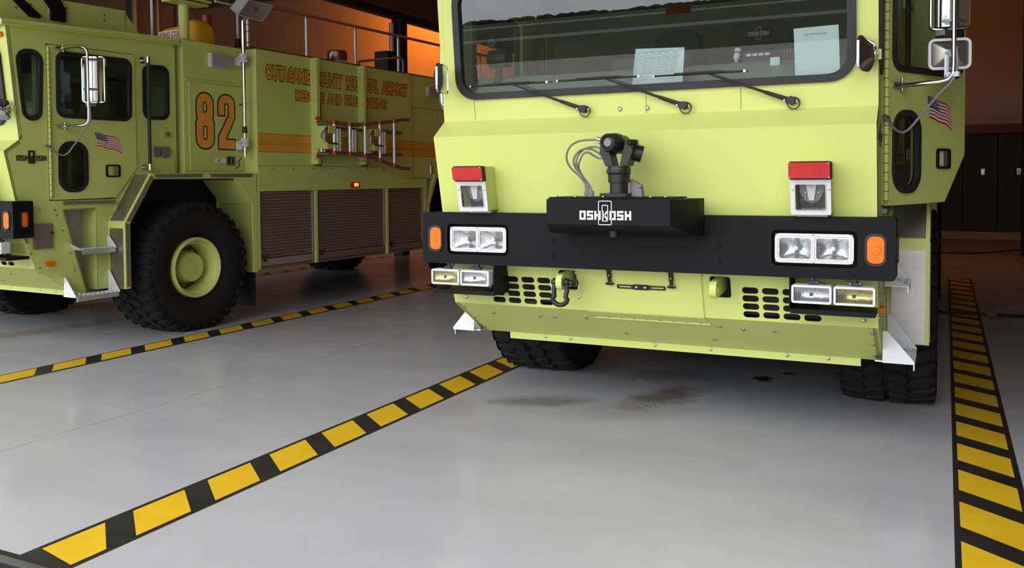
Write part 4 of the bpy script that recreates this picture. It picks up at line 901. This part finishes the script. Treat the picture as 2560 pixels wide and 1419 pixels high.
def floor_material():
    m, nt, b = nodes('epoxy_floor'); L = nt.links; N = nt.nodes.new
    tc = N('ShaderNodeTexCoord'); O = tc.outputs['Object']
    def noise(s, d=6, mapping=None):
        n = N('ShaderNodeTexNoise'); n.inputs['Scale'].default_value = s; n.inputs['Detail'].default_value = d
        if mapping:
            mp = N('ShaderNodeMapping'); mp.inputs['Scale'].default_value = mapping; L.new(O, mp.inputs[0]); L.new(mp.outputs[0], n.inputs['Vector'])
        else: L.new(O, n.inputs['Vector'])
        return n.outputs['Fac']
    def ramp(x, p0, p1, c0=(0, 0, 0), c1=(1, 1, 1)):
        r = N('ShaderNodeValToRGB'); r.color_ramp.elements[0].position = p0; r.color_ramp.elements[1].position = p1; r.color_ramp.elements[0].color = (*c0, 1); r.color_ramp.elements[1].color = (*c1, 1); L.new(x, r.inputs[0]); return r.outputs[0]
    def mix(f, a, c):
        x = N('ShaderNodeMix'); x.data_type = 'RGBA'; L.new(f, x.inputs[0])
        for i, v in ((6, a), (7, c)):
            if isinstance(v, tuple): x.inputs[i].default_value = (*v, 1)
            else: L.new(v, x.inputs[i])
        return x.outputs[2]
    def math_(op, a, c):
        x = N('ShaderNodeMath'); x.operation = op
        for i, v in ((0, a), (1, c)):
            if isinstance(v, (int, float)): x.inputs[i].default_value = v
            else: L.new(v, x.inputs[i])
        return x.outputs[0]
    base = ramp(noise(.9, 8, (1, 2.2, 1)), .3, .75, (.385, .385, .41), (.44, .44, .465)); base = mix(math_('MULTIPLY', ramp(noise(9, 6), .45, .8), .35), base, (.36, .36, .36))
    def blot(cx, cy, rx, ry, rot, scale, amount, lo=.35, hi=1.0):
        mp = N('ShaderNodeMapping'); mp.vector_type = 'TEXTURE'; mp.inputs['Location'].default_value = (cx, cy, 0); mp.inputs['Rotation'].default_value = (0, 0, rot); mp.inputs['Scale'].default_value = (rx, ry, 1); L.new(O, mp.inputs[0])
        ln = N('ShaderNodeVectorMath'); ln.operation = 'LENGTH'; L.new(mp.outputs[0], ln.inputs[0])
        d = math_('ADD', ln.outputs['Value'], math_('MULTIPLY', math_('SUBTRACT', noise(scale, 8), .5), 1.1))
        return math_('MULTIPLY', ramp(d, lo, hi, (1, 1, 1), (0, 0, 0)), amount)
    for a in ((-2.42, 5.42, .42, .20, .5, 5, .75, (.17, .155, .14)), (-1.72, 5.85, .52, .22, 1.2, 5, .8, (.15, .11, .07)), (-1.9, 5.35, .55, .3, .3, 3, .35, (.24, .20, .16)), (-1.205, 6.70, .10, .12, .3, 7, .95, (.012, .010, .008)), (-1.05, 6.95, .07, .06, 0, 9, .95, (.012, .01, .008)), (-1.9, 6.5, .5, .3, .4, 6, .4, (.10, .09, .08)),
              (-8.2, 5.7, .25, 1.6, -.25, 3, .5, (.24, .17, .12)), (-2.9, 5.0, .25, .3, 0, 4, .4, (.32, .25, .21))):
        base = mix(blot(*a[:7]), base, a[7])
    fl = math_('MULTIPLY', blot(-1.75, 5.58, .26, .20, .6, 6, 1.0), ramp(noise(60, 3), .56, .62)); base = mix(fl, base, (.52, .51, .48))
    # saw-cut joint running into the bay
    sx = N('ShaderNodeSeparateXYZ'); L.new(O, sx.inputs[0]); j = math_('ABSOLUTE', math_('ADD', math_('ADD', sx.outputs[0], 4.715), math_('MULTIPLY', math_('SUBTRACT', noise(3, 6), .5), .03)), 0)
    jm = math_('MULTIPLY', ramp(j, .002, .006, (1, 1, 1), (0, 0, 0)), ramp(noise(5, 3), .35, .6)); base = mix(jm, base, (.2, .18, .165))
    L.new(base, b.inputs['Base Color']); L.new(ramp(noise(2.5, 6), .3, .75, (.17, .17, .17), (.30, .30, .30)), b.inputs['Roughness']); b.inputs['Specular IOR Level'].default_value = .45
    bp = N('ShaderNodeBump'); bp.inputs['Strength'].default_value = .06; bp.inputs['Distance'].default_value = .02; L.new(noise(3.5, 3), bp.inputs['Height']); L.new(bp.outputs[0], b.inputs['Normal'])
    return m
FM = floor_material()
X0, X1, Y0, Y1, ZC = -20.3, 3.6, 2.29, 20.0, 6.6
fl = MB(); nx = 1
fl.box(X0, X1, Y0, Y1, -.15, 0, FM); struct(fl.build('floor', smooth=1))
wallm = block_wall('block_wall', (.36, .25, .18), (.35, .242, .174), 3.1, 30)
struct(MB().box(X0, X1, Y1, Y1 + .2, -.15, ZC, wallm).build('wall_back')); struct(MB().box(X0 - .2, X0, Y0, Y1, -.15, ZC, mat('wall_paint', (.30, .28, .27), .8, noise=.05)).build('wall_left'))
struct(MB().box(X1, X1 + .2, Y0 - 3, Y1, -.15, ZC, block_wall('side_block', (.36, .25, .18), (.33, .225, .16))).build('wall_right'))
struct(MB().box(X0, X1, Y0 - .3, Y1, ZC, ZC + .2, mat('roof_deck_steel', (.20, .16, .13), .7)).build('ceiling'))
fw = MB(); cm_ = mat('front_panel', (.45, .43, .40), .6); fw.box(X0, X1, Y0 - .3, Y0 - .05, 4.4, ZC, cm_).box(X0, -17.5, Y0 - .3, Y0 - .05, -.15, 4.4, cm_).box(1.1, X1, Y0 - .3, Y0 - .05, -.15, 4.4, cm_)
for x in (-6.78,): fw.box(x, x + .22, Y0 - .42, Y0 - .13, -.15, 4.4, cm_)  # unseen door pier, added to hold daylight off the far truck's side
struct(fw.build('wall_front'))
th = MB(); th.box(-17.5, 1.1, 2.17, 2.29, -.02, .004, M['dark']).box(-17.5, 1.1, 2.215, 2.25, .0, .010, M['steel']); struct(th.build('trim_1'))
# overhead track beam and its post, ledge and plinth at the lockers, a wall column
bt = MB().box(-9.68, -9.52, 2.6, 19.9, 4.58, 4.70, M['dark']).box(-9.75, -9.45, 2.6, 19.9, 4.70, 5.25, M['brown']); struct(bt.build('trim_2'))
cl = MB().box(-9.70, -9.48, 14.6, 14.82, 0, 4.58, M['dark']); struct(cl.build('trim_3'))
pb = empty('junction_box', (-9.75, 14.45, 3.1)); MB().box(-.17, .14, -.12, .15, .05, .85, M['blackpl']).build('casing', pb, bevel=.01); MB().cyl((.12, .05, .85), (.12, .05, 1.40), .05, M['alum']).build('conduit', pb)
tag(pb, 'black box with conduit on the dark post behind truck 82', 'junction box')
struct(MB().box(-2.0, X1, 18.95, 20.0, 2.27, 2.44, mat('ledge_brown', (.12, .05, .035), .7)).build('trim_4'))
pm = mat('plinth_concrete', (.34, .24, .19), .8, noise=.06); pn = MB().box(-2.0, X1, 18.9, 20.0, 0, .28, mat('plinth_face', (.30, .13, .07), .75)).box(-2.0, X1, 18.86, 20.0, .28, .42, pm); struct(pn.build('trim_5'))
struct(MB().box(1.26, 1.5, 18.6, 18.9, .0, ZC, M['dark']).build('trim_6'))
for i, (x, y, r) in enumerate(((-20.2, 19.2, .05), (-20.2, 18.4, .05), (-20.2, 17.6, .08))): struct(MB().cyl((x + .1, y, 0), (x + .1, y, ZC), r, M['alum']).build('trim_%d' % (7 + i)))
# lockers
lkm = mat('locker_enamel', (.026, .032, .031), .5, spec=.3); labs = ['tall dark two-leaf locker behind the open truck door, partly hidden', 'tall dark two-leaf locker just right of the open truck door', 'tall dark two-leaf locker third along at the right edge', 'tall dark two-leaf locker hidden mostly by the truck']
def make_locker():
    e = empty('locker', (0, 19.0, .42)); MB().box(-.29, .29, .02, .5, 0, 1.85, lkm).build('carcass', e, bevel=.004)
    for s in (-1, 1):
        d = MB(); d.box(*sorted((s * .004, s * .284)), 0, .02, .02, 1.83, lkm); d = d.build('door', e, bevel=.004)
        h = MB(); cx = s * .146
        for z0, rows in ((.25, 18), (.95, 10), (1.42, 9)):
            for j in range(rows):
                for i in range(6):
                    px_ = cx - .055 + i * .022 + (.011 if j % 2 else 0); pz = z0 + j * .034
                    h.add([(px_ - .007, -.001, pz), (px_, -.001, pz - .013), (px_ + .007, -.001, pz), (px_, -.001, pz + .013)], [(0, 1, 2, 3)], M['dark'])
        h.build('vent_holes', d, weld=False)
    k = MB().plate(rpoly([(.02, 1.07), (.075, 1.07), (.085, 1.19), (.012, 1.19)], .01), [], lambda u, v, w: (u, -w, v), 0, .015, M['rung']).box(.04, .055, -.022, -.01, 1.09, 1.16, M['chrome']); k.build('handle', e, bevel=.003)
    return e
lk = make_locker()
for i, (x, l) in enumerate(((0.0, labs[0]), (.585, labs[1]), (1.175, labs[2]), (-.59, labs[3]))):
    o = lk if i == 0 else copy_tree(lk); o.location = (x, 19.0, .42); tag(o, l, 'locker', 'lockers on the plinth at the back wall')
cbl = MB().tube([(-.3, 18.82, .012), (.1, 18.80, .012), (.5, 18.80, .02), (.85, 18.80, .055), (1.2, 18.8, .10), (1.8, 18.8, .17), (2.4, 18.82, .2)], .016, M['rubber'], 8).build('power_cable'); tag(cbl, 'thin black cable sagging along the brown plinth below the lockers', 'cable')
# floor markings: black bands with skewed yellow blocks
ym = noisy('marking_yellow', (.66, .40, .012), (.74, .47, .022), 6, .32); km = noisy('marking_black', (.012, .012, .012), (.022, .022, .022), 5, .34)
def stripe(name, xa, xb, ia, ib, ya, yb_, first, per, fill, skew):
    s = MB(); z = .0015; s.add([(xa, ya, z), (xb, ya, z), (xb, yb_, z), (xa, yb_, z)], [(0, 1, 2, 3)], km); y = first
    while y < yb_ - .05:
        a = [(ia, y), (ib, y - skew), (ib, y - skew + fill), (ia, y + fill)]
        s.add([(p, min(max(q, ya + .02), yb_ - .02), .0030) for p, q in a], [(0, 1, 2, 3)], ym); y += per
    o = s.build(name, weld=False); o['kind'] = 'structure'; return o
stripe('floor_marking', -3.331, -3.033, -3.301, -3.058, 2.295, 14.3, 2.37 , .4525, .303, .194)
stripe('floor_marking', -6.571, -6.292, -6.545, -6.32, 2.295, 14.3, 2.56, .4575, .305, .188)
stripe('floor_marking', .046, .347, .070, .320, 2.295, 14.3, 4.191 - .4925 * 3, .4925, .325, .194)
stripe('floor_marking', -9.86, -9.575, -9.83, -9.60, 2.295, 14.3, 2.5, .455, .303, .19)
sc = MB(); sc.add([(-3, 10.62, .004), (X1, 10.62, .004), (X1, 10.86, .004), (-3, 10.86, .004)], [(0, 1, 2, 3)], km); sc.add([(.40, 10.62, .005), (.50, 10.62, .005), (.50, 10.86, .005), (.40, 10.86, .005)], [(0, 1, 2, 3)], ym); o = sc.build('floor_marking', weld=False); o['kind'] = 'structure'

# ------------------------------------------------------------------ outside: apron, grass, taxiways, tree line, sky
gm = noisy('grass', (.042, .058, .014), (.078, .092, .026), .15, .9, .1); am = noisy('apron_concrete', (.52, .48, .46), (.60, .56, .54), .4, .8); tm_ = noisy('taxiway', (.26, .25, .25), (.34, .33, .33), .3, .85)
def ground(name, y0, y1, z, m): struct(MB().box(-2500, 2500, y0, y1, z - .2, z, m).build(name))
ground('ground_apron', -39, 2.17, -.012, am); ground('ground_grass', -2500, -39, -.05, gm); ground('ground_taxiway', -112, -94, -.03, tm_); ground('ground_runway', -420, -300, -.02, tm_)
tl = MB(); rg = random.Random(3); x = -1700.
while x < 900:
    w = rg.uniform(12, 30); h = rg.uniform(4, 9); y = -1500 + rg.uniform(-15, 15); tl.lathe([(w * .3, 0), (w * .6, h * .3), (w * .5, h * .7), (w * .2, h * .95), (0, h)], (x, y, -.5), (0, 0, 1), M['treegreen'] if 'treegreen' in M else M.setdefault('treegreen', noisy('tree_green', (.018, .035, .015), (.04, .06, .03), .3, .9)), 9); x += w * .7
t = tl.build('tree_line', weld=False); tag(t, 'distant dark row of trees across the airfield seen reflected in the windshield', 'trees', kind='stuff')
sg = empty('airfield_sign', (-58, -205, 0)); MB().box(-3.0, 3.0, -.2, .2, .3, 2.3, M['redcap']).build('board', sg)
for x in (-1.5, 1.5): MB().box(x - .08, x + .08, -.05, .05, -.05, .3, M['grey']).build('leg', sg)
tag(sg, 'red runway sign board across the grass seen reflected in the windshield', 'sign')
SKY_LOW, SKY_SUN = 1.22, 6.5
W = bpy.data.worlds.new('overcast'); SC.world = W; W.use_nodes = True; nt = W.node_tree; bgn = nt.nodes['Background']
tc = nt.nodes.new('ShaderNodeTexCoord'); sx = nt.nodes.new('ShaderNodeSeparateXYZ'); cr = nt.nodes.new('ShaderNodeValToRGB')
nt.links.new(tc.outputs['Generated'], sx.inputs[0]); nt.links.new(sx.outputs[2], cr.inputs[0])
cr.color_ramp.elements[0].position = 0; cr.color_ramp.elements[0].color = (.62, .68, .75, 1); cr.color_ramp.elements[1].position = .6; cr.color_ramp.elements[1].color = (1.0, 1.0, 1.0, 1)
ns = nt.nodes.new('ShaderNodeTexNoise'); ns.inputs['Scale'].default_value = 3.5; ns.inputs['Detail'].default_value = 6; mp = nt.nodes.new('ShaderNodeMapping'); mp.inputs['Scale'].default_value = (1, 1, 3); nt.links.new(tc.outputs['Generated'], mp.inputs[0]); nt.links.new(mp.outputs[0], ns.inputs['Vector'])
mx = nt.nodes.new('ShaderNodeMix'); mx.data_type = 'RGBA'; mx.blend_type = 'MULTIPLY'; mx.inputs[0].default_value = .35; nt.links.new(cr.outputs[0], mx.inputs[6]); nt.links.new(ns.outputs['Fac'], mx.inputs[7]); nt.links.new(mx.outputs[2], bgn.inputs[0])
# brighter cloud high up in front of the bays, a little to the left: the veiled sun
dt = nt.nodes.new('ShaderNodeVectorMath'); dt.operation = 'DOT_PRODUCT'; dt.inputs[1].default_value = Vector((-.40, -.84, .36)).normalized(); nt.links.new(tc.outputs['Generated'], dt.inputs[0])
mr = nt.nodes.new('ShaderNodeMapRange'); mr.interpolation_type = 'SMOOTHSTEP'; mr.inputs['From Min'].default_value = .25; mr.inputs['From Max'].default_value = 1.0; mr.inputs['To Min'].default_value = SKY_LOW; mr.inputs['To Max'].default_value = SKY_SUN; nt.links.new(dt.outputs['Value'], mr.inputs['Value']); nt.links.new(mr.outputs[0], bgn.inputs[1])

# ------------------------------------------------------------------ lamps inside the bays: warm high-bay lights
def lamp(loc, power, size, col=(1, .30, .03), aim=None):
    l = bpy.data.lights.new('high_bay_light', 'AREA'); l.energy = power; l.size = size; l.color = col; o = bpy.data.objects.new('high_bay_light', l); COL.objects.link(o); o.location = loc
    d = (Vector(aim) - Vector(loc)) if aim else Vector((0, 0, -1)); o.rotation_euler = d.to_track_quat('-Z', 'Y').to_euler(); return o
lamp((-11.6, 18.2, 6.2), 210, .4, aim=(-12.2, 20, 4.6)); lamp((-1.2, 17.0, 6.3), 40, .5); lamp((-5.0, 12.5, 6.3), 25, .5)

# ------------------------------------------------------------------ camera
cam = bpy.data.cameras.new('camera'); co = bpy.data.objects.new('camera', cam); COL.objects.link(co); SC.camera = co
yaw, pitch, roll = .4538, .0347, .0073
F_ = Vector((-math.sin(yaw) * math.cos(pitch), math.cos(yaw) * math.cos(pitch), -math.sin(pitch))); r_ = Vector((math.cos(yaw), math.sin(yaw), 0)); d_ = F_.cross(r_)
r2 = r_ * math.cos(roll) + d_ * math.sin(roll); d2 = -r_ * math.sin(roll) + d_ * math.cos(roll)
co.matrix_world = Matrix(((r2.x, -d2.x, -F_.x, 0), (r2.y, -d2.y, -F_.y, 0), (r2.z, -d2.z, -F_.z, 1.5), (0, 0, 0, 1)))
cam.sensor_width = 36; cam.lens = 36 * 2221.9 / 2560; cam.shift_y = (521.49 - 709.5) / 2560; cam.clip_end = 2000; cam.clip_start = .05
SC.view_settings.view_transform = 'Standard'; SC.view_settings.look = 'None'; SC.view_settings.gamma = 1; SC.view_settings.use_curve_mapping = False; SC.view_settings.exposure = 0
SC.cycles.use_denoising = True; SC.cycles.max_bounces = 8; SC.cycles.transparent_max_bounces = 16; SC.cycles.caustics_reflective = False; SC.cycles.caustics_refractive = False
